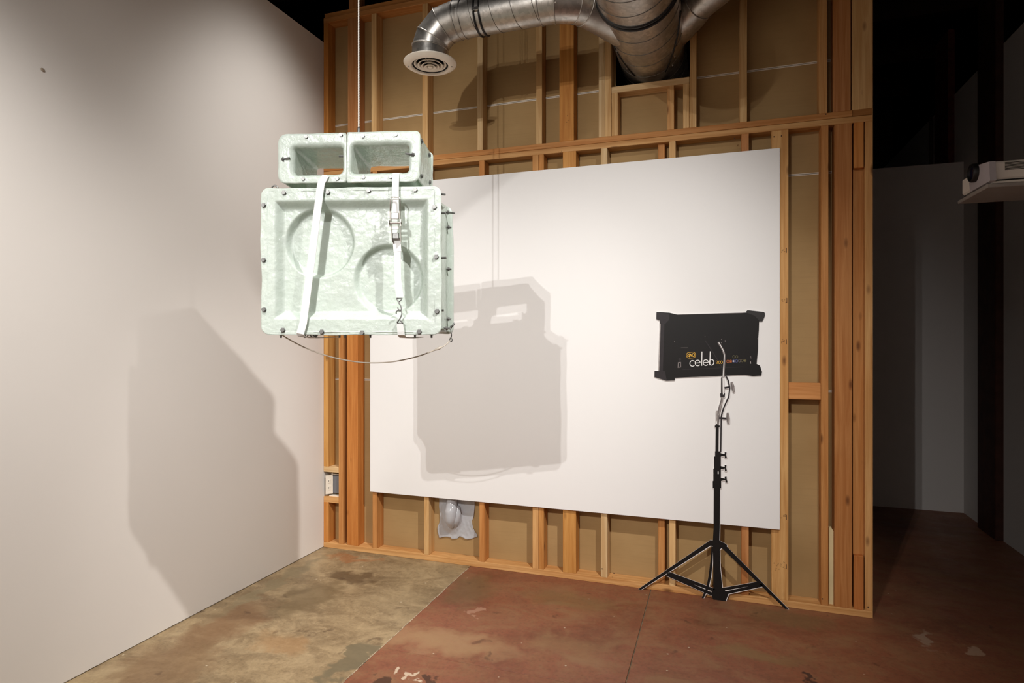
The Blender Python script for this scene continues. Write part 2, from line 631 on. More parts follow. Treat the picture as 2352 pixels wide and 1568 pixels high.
MB().box(5.9, 6.0, -7.12, 5.4, 3.4, 4.7).build('side_board', DW, ce)

POST = plain('dark_post', lin(58, 30, 20), 0.7, 0, 0.3, 0.3, 12)
pa, pb = onX(2305, 1230, 4.75), onX(2262, 1210, 4.75)
t1 = MB().box(4.70, 4.755, pa.y, pb.y, 0.0, ZR + 0.6, 0.004).build('trim_1', POST)
tag(t1, 'near dark timber post standing against the right wall', 'post', kind='structure')
pa, pb = onX(2192, 380, 4.75), onX(2160, 380, 4.75)
t2 = MB().box(4.70, 4.755, pa.y, pb.y, 0.0, ZR + 0.6, 0.004).build('trim_2', plain('red_post', lin(86, 30, 20), 0.7, 0, 0.3, 0.3, 12))
tag(t2, 'reddish timber post rising behind the low partition', 'post', kind='structure')
pa = onX(2143, 350, 4.75)
t3 = MB().tube([(4.735, pa.y, 0.0), (4.735, pa.y, ZR)], 0.016, 10).build('trim_3', POST)
tag(t3, 'thin dark pipe running up behind the low partition', 'pipe', kind='structure')

# ------------------------------------------------------------------ back wall: open stud framing with drywall behind it
wall = empty('wall_back')
tag(wall, 'open stud wall of raw lumber backed with brown drywall paper', 'wall', kind='structure')
DEP = 0.089
LIGHT = lin(226, 190, 136)
PALE = lin(228, 202, 158)
MID = lin(218, 170, 112)
ORG = lin(208, 150, 90)
RED = lin(200, 142, 90)
ZP = onY(2003, 248, 0).z          # top of the double plate
ZP0 = onY(2003, 277.5, 0).z
ZPM = (ZP + ZP0) / 2
XR = onY(2004, 1400, 0).x
ZT = onY(743, 42, 0).z
ZB = 0.038


def jit(c, a=0.06):
    k = 1 + random.uniform(-a, a)
    return (min(1, c[0] * k), min(1, c[1] * k), min(1, c[2] * k), 1)


def xat(u, v, Y=0.0):
    return onY(u, v, Y).x


def stud(u0, u1, v, z0, z1, col, y0=0.0, y1=DEP, name='stud', w=None):
    x0, x1 = xat(u0, v, y0), xat(u1, v, y0)
    if w:
        c = (x0 + x1) / 2
        x0, x1 = c - w / 2, c + w / 2
    return MB().box(x0, x1, y0, y1, z0, z1, 0.0018).build(name, M['wood_z'], wall, color=jit(col))


def rail(x0, x1, z0, z1, col, y0=0.0, y1=DEP, name='plate'):
    return MB().box(x0, x1, y0, y1, z0, z1, 0.0018).build(name, M['wood_x'], wall, color=jit(col))


rail(0.0, XR, 0.0, ZB, MID, name='bottom_plate')
XJ = xat(1959, 255)
rail(0.0, XR, ZP0, ZPM - 0.0008, MID, name='top_plate')
rail(0.0, XJ - 0.001, ZPM + 0.0008, ZP, ORG, name='top_plate')
rail(XJ + 0.001, XR, ZPM + 0.0008, ZP, lin(170, 120, 66), name='top_plate')
rail(0.0, XR, ZT - 0.038, ZT, ORG, name='top_plate')
rail(0.0, XR, ZT, ZT + 0.038, ORG, y0=0.012, name='top_plate')

# lower storey
zA = onY(760, 1072, 0).z
zA0 = onY(760, 1084, 0).z
zC = onY(760, 1141, 0).z
zC0 = onY(760, 1154, 0).z
x0 = xat(743, 1200)
xs = xat(754, 1200)
x777 = xat(777.8, 1200)
MB().box(0.001, xs, 0, DEP, zA, ZP0, 0.0018).build('stud', M['wood_z'], wall, color=jit(lin(220, 170, 100)))
MB().box(0.001, xs, 0, DEP, ZB, zC0, 0.0018).build('stud', M['wood_z'], wall, color=jit(lin(214, 150, 80)))
rail(0.001, x777 - 0.001, zA0, zA, PALE, name='blocking')
rail(0.001, x777 - 0.001, zC0, zC, MID, name='blocking')
V = 1200
stud(777.8, 788, V, ZB, ZP0, ORG)
stud(797, 822, V, ZB, ZP0, lin(205, 138, 72), name='post')
stud(855.6, 866.3, V, ZB, ZP0, ORG)
stud(974, 985, V, ZB, ZP0, LIGHT)
stud(1101, 1112.5, V, ZB, ZP0, ORG)
stud(1223, 1236.5, V, ZB, ZP0, MID)
stud(1237, 1249, V, ZB, ZP0, lin(206, 150, 86))
stud(1292.6, 1323, V, ZB, ZP0, lin(214, 160, 90), name='post')
stud(1380, 1395, V, ZB, ZP0, PALE)
stud(1512, 1526.6, V, ZB, ZP0, ORG, y0=0.03)
stud(1537, 1551.6, V, ZB, ZP0, LIGHT)
stud(1703, 1720, V, ZB, ZP0, RED)
stud(1772, 1811, V, ZB, ZP0, lin(218, 172, 112), y1=0.06)
stud(1886, 1903, V, ZB, ZP0, ORG)
stud(1916.7, 1957, V, ZB, ZP0, lin(200, 140, 84), name='post')
stud(1958.8, 1984, V, ZB, ZP0, ORG, y0=0.038)
z = onY(1972, 385, 0).z
stud(1962, 1984, V, z, ZP0, lin(206, 140, 74), y1=0.037, name='blocking')
z = onY(1972, 1276.5, 0).z
stud(1962, 1984, V, ZB, z, lin(200, 132, 74), y1=0.037, name='blocking')
stud(1987, 2003.6, V, ZB, ZP0, MID)
xa, xb = xat(1811.5, 900), xat(1885.5, 900)
rail(xa, xb, onY(1840, 917, 0).z, onY(1840, 879, 0).z, lin(212, 152, 94), y1=0.045, name='blocking')

# upper storey
V = 200
MB().box(0.001, xat(753.7, V), 0, DEP, ZP, ZT - 0.038, 0.0018).build('stud', M['wood_z'], wall, color=jit(lin(208, 146, 76)))
stud(798.6, 822.4, V, ZP, ZT - 0.038, RED, name='post')
stud(853, 864.5, V, ZP, ZT - 0.038, LIGHT)
stud(970, 982.4, V, ZP, ZT - 0.038, LIGHT)
stud(1096, 1108.7, V, ZP, ZT - 0.038, PALE)
stud(1231.5, 1245, V, ZP, ZT - 0.038, LIGHT)
stud(1285, 1318, V, ZP, ZT - 0.038, lin(214, 152, 78), name='post')
stud(1375, 1389.4, V, ZP, ZT - 0.038, PALE)
stud(1389.7, 1404.2, V, ZP, ZT - 0.038, LIGHT)
zs0 = onY(1404, 214, 0).z
zs1 = zs0 + 0.038
xh0, xh1 = xat(1404.6, V), xat(1584, V)
rail(xh0, xh1 - 0.001, zs0, zs1, PALE, name='sill')
stud(1404.8, 1419, V, ZP, zs0, LIGHT)
stud(1533, 1548, V, ZP, zs0, MID)
stud(1569, 1583.6, V, ZP, zs0, LIGHT)
stud(1584.4, 1599.6, V, ZP, ZT - 0.038, LIGHT)
stud(1699, 1716, V, ZP, ZT - 0.038, LIGHT)
stud(1882, 1900, V, ZP, ZT - 0.038, MID)
stud(1914, 1954, V, ZP, ZT - 0.038, RED, name='post')
stud(1957, 2003.3, V, ZP, ZT - 0.038, LIGHT, y1=0.05)
MB().box(xat(798.6, V), xat(822.4, V), 0.012, DEP, ZT + 0.038, 4.38, 0.002).build('post', M['wood_z'], wall, color=RED)

# drywall sheets behind the studs, 4 ft courses; opening for the duct
seam1 = onY(1905, 898, DEP).z
seam2 = onY(1850, 400, DEP).z
seam3 = onY(1165, 237, DEP).z
gp = 0.0022
XM = xat(1256, 1200) + 0.2
hx0, hx1 = xh0 + 0.012, xh1 - 0.0
for (z0, z1) in ((0.0, seam1), (seam1, seam2), (seam2, seam3)):
    MB().box(-0.0, XR, DEP, DEP + 0.013, z0 + gp, z1 - gp).build('drywall_sheet', M['paper'], wall)
MB().box(0.0, hx0, DEP, DEP + 0.013, seam3 + gp, ZT).build('drywall_sheet', M['paper'], wall)
MB().box(hx1, XR, DEP, DEP + 0.013, seam3 + gp, ZT).build('drywall_sheet', M['paper'], wall)
if zs1 > seam3:
    MB().box(hx0, hx1, DEP, DEP + 0.013, seam3 + gp, zs1 - 0.002).build('drywall_sheet', M['paper'], wall)
for zz in (seam1, seam2, seam3):
    MB().box(0.0, XR, DEP - 0.0006, DEP + 0.008, zz - 0.0068, zz - gp * 0.6).build('sheet_edge', M['tape'], wall)
    MB().box(0.0, XR, DEP - 0.0006, DEP + 0.008, zz + gp * 0.6, zz + 0.0062).build('sheet_edge', M['tape'], wall)
MB().box(0.0, XR, DEP + 0.014, DEP + 0.02, 0.0, ZT).add([], []).build('house_paper', M['dark_inside'], wall) if False else None
# finished drywall on the far side, seen at the wall end
MB().box(XR, XR + 0.0015, 0.0, DEP + 0.013, 0, ZT).build('end_skin', M['wood_z'], wall, color=MID)

# lumber grade stamps, scattered short ink marks
INK = plain('stamp_ink', lin(72, 44, 26), 0.8)
def stamp(u, v, n=5, s=0.016, Y=-0.0004, tick=True):
    c = onY(u, v, Y)
    rnd = random.Random(int(u * 7 + v))
    mb = MB()
    for i in range(n):
        dx = rnd.uniform(-s, s)
        dz = rnd.uniform(-s, s)
        ln = rnd.uniform(0.003, 0.009)
        if rnd.random() < 0.5:
            mb.box(c.x + dx, c.x + dx + ln, Y, Y + 0.0003, c.z + dz, c.z + dz + 0.0015)
        else:
            mb.box(c.x + dx, c.x + dx + 0.0015, Y, Y + 0.0003, c.z + dz, c.z + dz + ln)
    if tick:
        mb.box(c.x + s * 1.25, c.x + s * 1.25 + 0.003, Y, Y + 0.0003, c.z - 0.014, c.z + 0.014)
    mb.build('grade_stamp', INK, wall)
for (u, v) in ((1799, 575), (1800, 690), (1799, 785), (1799, 1187)):
    stamp(u, v, 9, 0.012)
stamp(1789, 1299, 16, 0.03)
stamp(1308, 270, 7, 0.03, tick=False)
stamp(1286, 352, 5, 0.012, tick=False)
# nail heads on the plates
nail = MB()
for (u, v) in ((1778, 314), (1795, 312), (1687, 318), (1897, 262), (1889, 1375), (1994, 1394), (1410, 1316), (1383, 1306)):
    q = onY(u, v, -0.0006)
    nail.lathe([(0.004, 0.0), (0.004, 0.0012)], q, (0, 1, 0), 8)
nail.build('nail_heads', INK, wall)
# wedge of joint compound beside the post: pale strip standing on the plate
q0, q1 = onY(1904, 1388, 0.03), onY(1915, 1212, 0.03)
cs = MB().prism([(q0.x, 0.03, ZB), (q1.x, 0.03, ZB), (q1.x, 0.03, q1.z - 0.02), (q0.x + 0.012, 0.03, q1.z), (q0.x, 0.03, q1.z)],
                [(q0.x, 0.06, ZB), (q1.x, 0.06, ZB), (q1.x, 0.06, q1.z - 0.02), (q0.x + 0.012, 0.06, q1.z), (q0.x, 0.06, q1.z)]).build('offcut_strip', plain('cream_strip', lin(226, 206, 158), 0.7))
tag(cs, 'narrow cream offcut standing on the bottom plate between two studs', 'offcut')

# ------------------------------------------------------------------ white board leaning flat on the studs
YB = -0.020
bl = onY(850, 1129.5, YB)
br = onY(1791, 1215.5, YB)
tr_ = onY(1790.5, 339.5, YB)
bd = empty('white_board', ((bl.x + br.x) / 2, YB / 2, bl.z))
tag(bd, 'large white rectangular board fixed flat across the studs', 'board')
MB().box(bl.x, br.x, YB, YB + 0.004, (bl.z + br.z) / 2, tr_.z, 0.0008).build('face_sheet', M['board'], bd)
MB().box(bl.x + 0.001, br.x - 0.001, YB + 0.004, -0.0005, (bl.z + br.z) / 2 + 0.001, tr_.z - 0.001).build('backing', M['board_edge'], bd)

# ------------------------------------------------------------------ hanging fibreglass amplifier
AO = Vector((1.386, -1.736, 1.533))        # bottom centre of the front flange
AR = math.radians(15.9)
AX = Vector((math.cos(AR), math.sin(AR), 0))
AY = Vector((-math.sin(AR), math.cos(AR), 0))


def amp(u, v, y=0.0):
    """pixel -> local x, z on the plane at local depth y of the amplifier"""
    d = ray(u, v)
    n = AY
    o = AO + AY * y
    s = (o - CAM).dot(n) / d.dot(n)
    p = CAM + d * s - AO
    return p.dot(AX), p.z


def ns(x, y, z, s):
    return noise.noise(Vector((x * s, y * s, z * s)))


def smooth(a, b, x):
    t = max(0.0, min(1.0, (x - a) / (b - a)))
    return t * t * (3 - 2 * t)


def hexbolt(mb_head, mb_shaft, p, ax, shaft=0.02, r=0.0085, back=0.0):
    """hex head proud of p along ax, washer under it, threaded shaft going the other way"""
    ax = Vector(ax).normalized()
    p = Vector(p)
    mb_head.lathe([(r * 0.5, 0.0075), (r * 0.93, 0.0075), (r, 0.0062), (r, 0.0015), (r * 1.25, 0.0014), (r * 1.25, 0.0)], p, ax, 6)
    if shaft > 0:
        mb_shaft.lathe([(0.0038, -shaft), (0.0042, -shaft + 0.002), (0.0042, 0.0)], p, ax, 8)


def bolt_part(parent, p, ax, shaft=0.02, nut=None, r=0.0085):
    p = Vector(p)
    ax = Vector(ax).normalized()
    mb = MB()
    hexbolt(mb, mb, p, ax, shaft, r)
    if nut:
        q = p - ax * nut
        mb.lathe([(r * 1.2, 0.0), (r * 1.2, -0.001), (r, -0.0012), (r, -0.007), (r * 0.5, -0.007)], q, ax, 6)
    return mb.build('bolt', M['steel'], parent, local=True)


cab = empty('amplifier_cabinet', AO, AR)
tag(cab, 'large pale green fibreglass speaker cabinet with two round dents, hanging in the air', 'speaker cabinet')
W2 = 0.352
HT = 0.568


def flange_panel(x0, x1, z0, z1, nx, nz, hfun, rad=0.035, wob=0.004, seed=0.0):
    """rippled rectangular sheet with rounded corners; hfun gives its depth"""
    mb = MB()
    vs, fs = [], []
    for j in range(nz + 1):
        for i in range(nx + 1):
            x = x0 + (x1 - x0) * i / nx
            z = z0 + (z1 - z0) * j / nz
            # rounded corners
            cx = min(max(x, x0 + rad), x1 - rad)
            cz = min(max(z, z0 + rad), z1 - rad)
            dx, dz = x - cx, z - cz
            if dx != 0 and dz != 0:
                d = math.hypot(dx, dz)
                lim = rad
                mxx = max(abs(dx), abs(dz))
                k = mxx / d
                dx *= k
                dz *= k
            X, Z = cx + dx, cz + dz
            e = min(X - x0, x1 - X, Z - z0, z1 - Z)
            ed = 1 - smooth(0, 0.08, e)
            X += ed * wob * ns(seed, 3.1, z, 7)
            Z += ed * wob * ns(x, seed, 9.7, 7)
            vs.append((X, hfun(x, z), Z))
    for j in range(nz):
        for i in range(nx):
            a = j * (nx + 1) + i
            fs.append((a, a + 1, a + nx + 2, a + nx + 1))
    mb.add(vs, fs)
    return mb


def solid(o, t, off=1.0):
    m = o.modifiers.new('thickness', 'SOLIDIFY')
    m.thickness = t
    m.offset = off
    return o


c1 = amp(728, 555)
c2 = amp(888, 640)
R1 = 0.131
ix0, iz1 = amp(640, 470)
ix1, iz0 = amp(974, 722)


def front_h(x, z):
    d = min(x - ix0, ix1 - x, z - iz0, iz1 - z)
    h = 0.030 * smooth(-0.018, 0.014, d)
    for (cx, cz) in (c1, c2):
        r = math.hypot(x - cx, z - cz)
        h += 0.028 * (1 - smooth(R1 - 0.011, R1 + 0.009, r))
    # bottom right: skin sags over the second dent
    h += 0.0035 * ns(x, 1.3, z, 6) + 0.0018 * ns(x, 4.4, z, 17) + 0.0009 * ns(x, 8.4, z, 42) + 0.0005 * ns(x, 2.4, z, 90)
    return h


fp = flange_panel(-W2, W2, 0.0, HT, 230, 180, front_h, 0.03, 0.006, 1.7).build('front_panel', M['fibre'], cab, smooth=True, local=True, fix=False)
solid(fp, 0.008, -1.0)
CD = 0.340          # depth of the cabinet
IN = 0.03


def back_h(x, z):
    return CD + 0.003 * ns(x, 7.3, z, 8)


bp = flange_panel(-W2 + 0.004, W2 - 0.004, 0.004, HT - 0.004, 60, 48, back_h, 0.03, 0.006, 5.5).build('back_panel', M['fibre'], cab, smooth=True, local=True, fix=False)
solid(bp, 0.008)


def side_sheet(pts_fn, nu, nv):
    mb = MB()
    vs, fs = [], []
    for j in range(nv + 1):
        for i in range(nu + 1):
            vs.append(pts_fn(i / nu, j / nv))
    for j in range(nv):
        for i in range(nu):
            a = j * (nu + 1) + i
            fs.append((a, a + 1, a + nu + 2, a + nu + 1))
    mb.add(vs, fs)
    return mb


def dent(y):               # a side sheet: turned-up lips at both ends, a shallow groove in the middle
    return 0.008 * smooth(0.03, 0.0, min(y, CD - y)) - 0.010 * smooth(0.12, 0.06, abs(y - CD * 0.5))


for s in (-1, 1):
    o = side_sheet(lambda a, b: (s * (W2 - IN + dent(a * CD) + 0.002 * ns(a * CD, s, b * HT, 14)), a * CD, 0.012 + b * (HT - 0.024)), 40, 50).build('side_panel', M['fibre'], cab, smooth=True, local=True)
    solid(o, 0.006, 0)
for zz, s, nm in ((0.012, -1, 'bottom_panel'), (HT - 0.012, 1, 'top_panel')):
    o = side_sheet(lambda a, b: (-(W2 - IN) + a * 2 * (W2 - IN), b * CD, zz + s * (dent(b * CD) - 0.006) + 0.002 * ns(a, zz, b, 9)), 50, 30).build(nm, M['fibre'], cab, smooth=True, local=True)
    solid(o, 0.006, 0)

# bolts round the front flange
for (u, v) in ((653, 443), (754, 442), (847, 438), (954, 436), (606, 471), (606, 597), (607, 711), (650, 758), (739, 762), (832, 764), (963, 762), (998, 476), (1002, 590), (1004, 715)):
    x, zc = amp(u, v)
    bolt_part(cab, (x, front_h(x, zc) - 0.001, zc), (0, -1, 0), 0.045, 0.014)
# bolts through the right-hand seams: nuts and threads standing out sideways
xr = W2 - IN + 0.008
for (y, zc, ln) in ((0.02, 0.545, 0.036), (0.06, 0.478, 0.030), (0.05, 0.30, 0.034), (0.05, 0.095, 0.024), (0.28, 0.525, 0.034), (0.30, 0.465, 0.016), (0.30, 0.285, 0.016), (0.30, 0.070, 0.016), (0.25, 0.028, 0.02)):
    mb = MB()
    mb.lathe([(0.0038, ln), (0.0042, ln - 0.002), (0.0042, -0.012)], (xr, y, zc), (1, 0, random.uniform(-0.18, 0.05)), 8)
    mb.lathe([(0.011, 0.0), (0.011, 0.0012), (0.0085, 0.0014), (0.0085, 0.008), (0.005, 0.008)], (xr, y, zc), (1, 0, 0), 6)
    mb.build('bolt', M['steel'], cab, local=True)
for (y, zc, ln) in ((0.31, 0.05, 0.02), (0.31, 0.29, 0.02), (0.31, 0.5, 0.02)):
    mb = MB()
    mb.lathe([(0.0038, ln), (0.0042, ln - 0.002), (0.0042, -0.012)], (-xr, y, zc), (-1, 0, 0), 8)
    mb.lathe([(0.011, 0.0), (0.011, 0.0012), (0.0085, 0.0014), (0.0085, 0.008), (0.005, 0.008)], (-xr, y, zc), (-1, 0, 0), 6)
    mb.build('bolt', M['steel'], cab, local=True)
for (x, y) in ((-0.30, 0.06), (-0.2, 0.05), (-0.06, 0.05), (0.06, 0.06), (0.24, 0.05), (0.30, 0.08), (-0.12, 0.30), (0.14, 0.30), (-0.25, 0.30)):
    mb = MB()
    mb.lathe([(0.0038, 0.018), (0.0042, 0.016), (0.0042, -0.012)], (x, y, 0.006), (0, 0, -1), 8)
    mb.lathe([(0.011, 0.0), (0.011, 0.0012), (0.0085, 0.0014), (0.0085, 0.008), (0.005, 0.008)], (x, y, 0.006), (0, 0, -1), 6)
    mb.build('bolt', M['steel'], cab, local=True)
# eye hook at the top left corner
ex, ez = amp(626, 438)
pts = [(ex + 0.014 * math.cos(a) + 0.002, 0.015, HT - 0.002 + 0.016 * math.sin(a)) for a in [PI * (-0.1 + 1.15 * k / 12) for k in range(13)]]
MB().tube(pts, 0.0028, 8).build('wire_hook', M['steel'], cab, smooth=True, local=True)
# clip hanging off the lower right back corner
mb = MB()
mb.tube([(xr + 0.012, 0.30, 0.040), (xr + 0.016, 0.30, 0.0), (xr + 0.014, 0.30, -0.014)], 0.0028, 8)
mb.tube([(xr + 0.014 + 0.005 * math.sin(k * PI / 6), 0.30, -0.020 + 0.009 * math.cos(k * PI / 6)) for k in range(12)], 0.0022, 6, closed=True)
mb.tube([(xr + 0.03, 0.30, 0.052), (xr + 0.012, 0.30, 0.030)], 0.004, 8)
mb.build('wire_clip', M['steel'], cab, smooth=True, local=True)
mb = MB()
q = amp(727, 775, 0.08)
for k in range(4):
    cx = q[0] - 0.03 + k * 0.013
    mb.tube([(cx + 0.008 * math.cos(t * PI / 5), 0.08 + (0.005 * math.sin(t * PI / 5) if k % 2 else 0), -0.006 + (0.0 if k % 2 else 0.005 * math.sin(t * PI / 5)) + 0.002 * k) for t in range(10)], 0.0019, 6, closed=True)
mb.build('chain_clip', M['steel'], cab, smooth=True, local=True)

# ---- the head on top: two open flanged boxes bolted side by side
HD = 0.250
hz0 = 0.585
hd = empty('guitar_amplifier', AO + Vector((0, 0, hz0)), AR)
tag(hd, 'pale green fibreglass amplifier head with two open windows on top of the cabinet', 'amplifier head')


def rrect(x0, x1, z0, z1, r, n=10):
    pts = []
    rr = r if isinstance(r, tuple) else (r, r, r, r)
    for a0, r in enumerate(rr):
        cx = x1 - r if a0 in (0, 3) else x0 + r
        cz = z1 - r if a0 in (0, 1) else z0 + r
        for k in range(n + 1):
            a = (a0 + k / n) * PI / 2
            pts.append((cx + r * math.cos(a), cz + r * math.sin(a)))
    # resample evenly
    P = []
    L = [0.0]
    q = pts + [pts[0]]
    for a, b in zip(q, q[1:]):
        L.append(L[-1] + math.hypot(b[0] - a[0], b[1] - a[1]))
    N = 120
    k = 0
    for i in range(N):
        s = L[-1] * i / N
        while L[k + 1] < s:
            k += 1
        t = (s - L[k]) / max(1e-9, L[k + 1] - L[k])
        P.append((q[k][0] + (q[k + 1][0] - q[k][0]) * t, q[k][1] + (q[k + 1][1] - q[k][1]) * t))
    return P


def spool(ox0, ox1, oz0, oz1, ix0, ix1, iz0, iz1, seed, rad):
    """flange - rounded lip - tunnel - lip - flange, as one skin"""
    O = rrect(ox0, ox1, oz0, oz1, rad)
    I = rrect(ix0, ix1, iz0, iz1, 0.018)
    bx0, bx1, bz0, bz1 = ix0, ix1, iz0 - 0.018, iz1 - 0.014
    B = rrect(bx0, bx1, bz0, bz1, 0.018)
    rows = []

    def mixl(A, C, t):
        return [(a[0] + (c[0] - a[0]) * t, a[1] + (c[1] - a[1]) * t) for a, c in zip(A, C)]
    for t in (0.0, 0.15, 0.3, 0.45, 0.6, 0.72):
        rows.append((mixl(O, I, t), 0.0))
    for k in range(1, 7):
        a = k / 6 * PI / 2
        rows.append((mixl(O, I, 0.72 + 0.28 * math.sin(a)), 0.018 * (1 - math.cos(a))))
    for k in range(1, 14):
        rows.append((mixl(I, B, k / 14), 0.018 + (HD - 0.036) * k / 14))
    for k in range(0, 7):
        a = k / 6 * PI / 2
        rows.append((mixl(O, B, 0.72 + 0.28 * math.cos(a)), HD - 0.018 + 0.018 * math.sin(a)))
    for t in (0.5, 0.25, 0.0):
        rows.append((mixl(O, B, t), HD))
    mb = MB()
    vs, fs = [], []
    n = len(O)
    for ri, (L, y) in enumerate(rows):
        for (x, z) in L:
            k = 0.0035
            vs.append((x + k * ns(seed, y, z, 9) + 0.0012 * ns(x, y, z, 35), y + 0.003 * ns(x, seed, z, 8) + 0.001 * ns(x, y + seed, z, 40), z + k * ns(x, y, seed, 8) + 0.0012 * ns(x + 5, y, z, 35)))
    for r in range(len(rows) - 1):
        for j in range(n):
            fs.append((r * n + j, r * n + (j + 1) % n, (r + 1) * n + (j + 1) % n, (r + 1) * n + j))
    return mb.add(vs, fs)


def hl(u, v, y=0.0):
    x, z = amp(u, v, y)
    return x, z - hz0


lx0, ltop = hl(641, 309)
mx, mtop = hl(797.5, 304)
rx1, rtop = hl(966, 300)
_, bot = hl(800, 424)
bot = max(bot, 0.0)
top_ = (ltop + rtop) / 2
a0 = hl(673, 336)
a1 = hl(791, 403)
b0 = hl(806, 331)
b1 = hl(942, 399)
o = spool(lx0, mx - 0.001, bot, top_ - 0.003, a0[0], a1[0], a1[1], a0[1], 2.2, (0.006, 0.036, 0.028, 0.006)).build('window_box', M['fibre'], hd, smooth=True, local=True)
solid(o, 0.006, 1)
o = spool(mx + 0.001, rx1, bot, top_, b0[0], b1[0], b1[1], b0[1], 6.6, (0.020, 0.006, 0.006, 0.028)).build('window_box', M['fibre'], hd, smooth=True, local=True)
solid(o, 0.006, 1)
# right and left end sheets
for s, xe in ((1, rx1 - 0.010), (-1, lx0 + 0.010)):
    o = side_sheet(lambda a, b: (xe + s * (0.003 * ns(a * 2, s, b, 4) + 0.006 * (1 - abs(2 * b - 1))), 0.004 + a * (HD - 0.008), bot + 0.008 + b * (top_ - bot - 0.016)), 24, 24).build('end_panel', M['fibre'], hd, smooth=True, local=True)
    solid(o, 0.006, 0)
for (u, v) in ((705, 315), (784, 311), (835, 314), (910, 311), (698, 412), (776, 411), (836, 408), (898, 407)):
    x, zc = hl(u, v)
    bolt_part(hd, (x, -0.003, zc), (0, -1, 0), 0.045, 0.014, r=0.008)
# bolts standing inside the windows
mb = MB()
x, zc = hl(803, 356)
mb.lathe([(0.0038, 0.036), (0.0042, 0.034), (0.0042, -0.02)], (x - 0.01, 0.012, zc), (-1, 0, 0), 8)
mb.lathe([(0.004, 0.014), (0.0085, 0.013), (0.0085, 0.006)], (x - 0.004, 0.012, zc), (1, 0, 0), 6)
mb.build('bolt', M['steel'], hd, local=True)
mb = MB()
x, zc = hl(952, 357)
mb.lathe([(0.0038, 0.034), (0.0042, 0.032), (0.0042, -0.01)], (x, -0.004, zc), (-1, -0.25, 0.15), 8)
mb.lathe([(0.0085, 0.010), (0.0085, 0.0)], (x, -0.004, zc), (-1, -0.25, 0.15), 6)
mb.build('bolt', M['steel'], hd, local=True)
mb = MB()
x, zc = hl(652, 367)
mb.lathe([(0.0038, 0.028), (0.0042, 0.026), (0.0042, -0.01)], (x, -0.004, zc), (1, -0.25, 0.15), 8)
mb.lathe([(0.0105, 0.003), (0.0105, 0.001), (0.008, 0.001), (0.008, -0.004)], (x, -0.004, zc), (1, -0.25, 0.15), 6)
mb.build('bolt', M['steel'], hd, local=True)
for (y, zc) in ((0.03, 0.165), (0.19, 0.16), (0.2, 0.05), (0.03, 0.03)):
    bolt_part(hd, (rx1 - 0.004, y, zc), (1, 0, 0), 0.0, None, r=0.008)

# ---- straps
def ribbon(pts, wid, th=0.0022, side=Vector((1, 0, 0))):
    """flat band through local points, its width along side"""
    mb = MB()
    n = len(pts)
    vs, fs = [], []
    for i, p in enumerate(pts):
        p = Vector(p)
        a = Vector(pts[max(0, i - 1)])
        b = Vector(pts[min(n - 1, i + 1)])
        t = (b - a).normalized()
        sd = (side - t * side.dot(t)).normalized()
        nn = t.cross(sd).normalized()
        ww = wid[i] if isinstance(wid, list) else wid
        for (sx, sn) in ((-1, -1), (1, -1), (1, 1), (-1, 1)):
            vs.append(p + sd * sx * ww / 2 + nn * sn * th / 2)
    for i in range(n - 1):
        for j in range(4):
            fs.append((i * 4 + j, i * 4 + (j + 1) % 4, (i + 1) * 4 + (j + 1) % 4, (i + 1) * 4 + j))
    fs.append((0, 1, 2, 3))
    fs.append(tuple((n - 1) * 4 + j for j in (3, 2, 1, 0)))
    return mb.add(vs, fs)


st = empty('webbing_strap', AO, AR)
tag(st, 'plain white webbing strap running slantwise down the front of the fibreglass cabinet', 'strap')
pa = amp(748, 402, -0.004)
pb = amp(739, 420, -0.008)
pc = amp(735, 440, -0.010)
pd = amp(697, 742, -0.010)
pe = amp(690, 766, -0.010)
ribbon([(pa[0] + 0.010, 0.19, pa[1] + 0.012), (pa[0] + 0.008, 0.035, pa[1] + 0.006), (pa[0] + 0.006, 0.012, pa[1] + 0.004), (pa[0], -0.008, pa[1] - 0.006), (pb[0], -0.012, pb[1]), (pc[0], -0.012, pc[1]), ((pc[0] + pd[0]) / 2, -0.010, (pc[1] + pd[1]) / 2), (pd[0], -0.012, pd[1]), (pe[0], -0.012, 0.004), (pe[0], 0.0, -0.006), (pe[0] + 0.004, 0.12, -0.012), (pe[0] + 0.01, CD + 0.01, -0.008)], [0.030] * 3 + [0.029] * 9).build('band', M['webbing'], st, local=True)

rs = empty('ratchet_strap', AO, AR)
tag(rs, 'white ratchet strap with steel buckle and wire hooks on the cabinet front', 'ratchet strap')
ya = -0.014
qa = amp(910, 397, -0.004)
qb = amp(908, 430, ya)
qc = amp(908, 470, ya)
band_w = 0.0265
ribbon([(qa[0], 0.19, qa[1] + 0.012), (qa[0], 0.02, qa[1] + 0.006), (qa[0], -0.006, qa[1] - 0.002), (qa[0], -0.012, qa[1] - 0.02), (qb[0], ya, qb[1]), (qc[0], ya, qc[1]), (amp(909, 500, ya)[0], ya - 0.004, amp(909, 500, ya)[1])], band_w).build('band', M['webbing'], rs, local=True)
qd = amp(911, 552, ya)
qe = amp(913, 578, ya)
qf = amp(914, 640, ya)
qg = amp(919, 682, ya)
ribbon([(qd[0], ya, qd[1] + 0.01), (qd[0], ya, qd[1]), (qe[0], ya, qe[1])], band_w + 0.003, 0.004).build('band', M['webbing'], rs, local=True)
ribbon([(qe[0], ya, qe[1] + 0.02), (qe[0], ya, qe[1]), (qf[0], ya, qf[1]), (qg[0], ya, qg[1])], band_w - 0.002).build('band', M['webbing'], rs, local=True)
ribbon([(qf[0] + 0.001, ya - 0.003, qf[1] - 0.018), (qg[0], ya - 0.003, qg[1] + 0.004), (qg[0], ya - 0.003, qg[1] - 0.002)], band_w + 0.002, 0.004).build('loop_end', M['webbing'], rs, local=True)
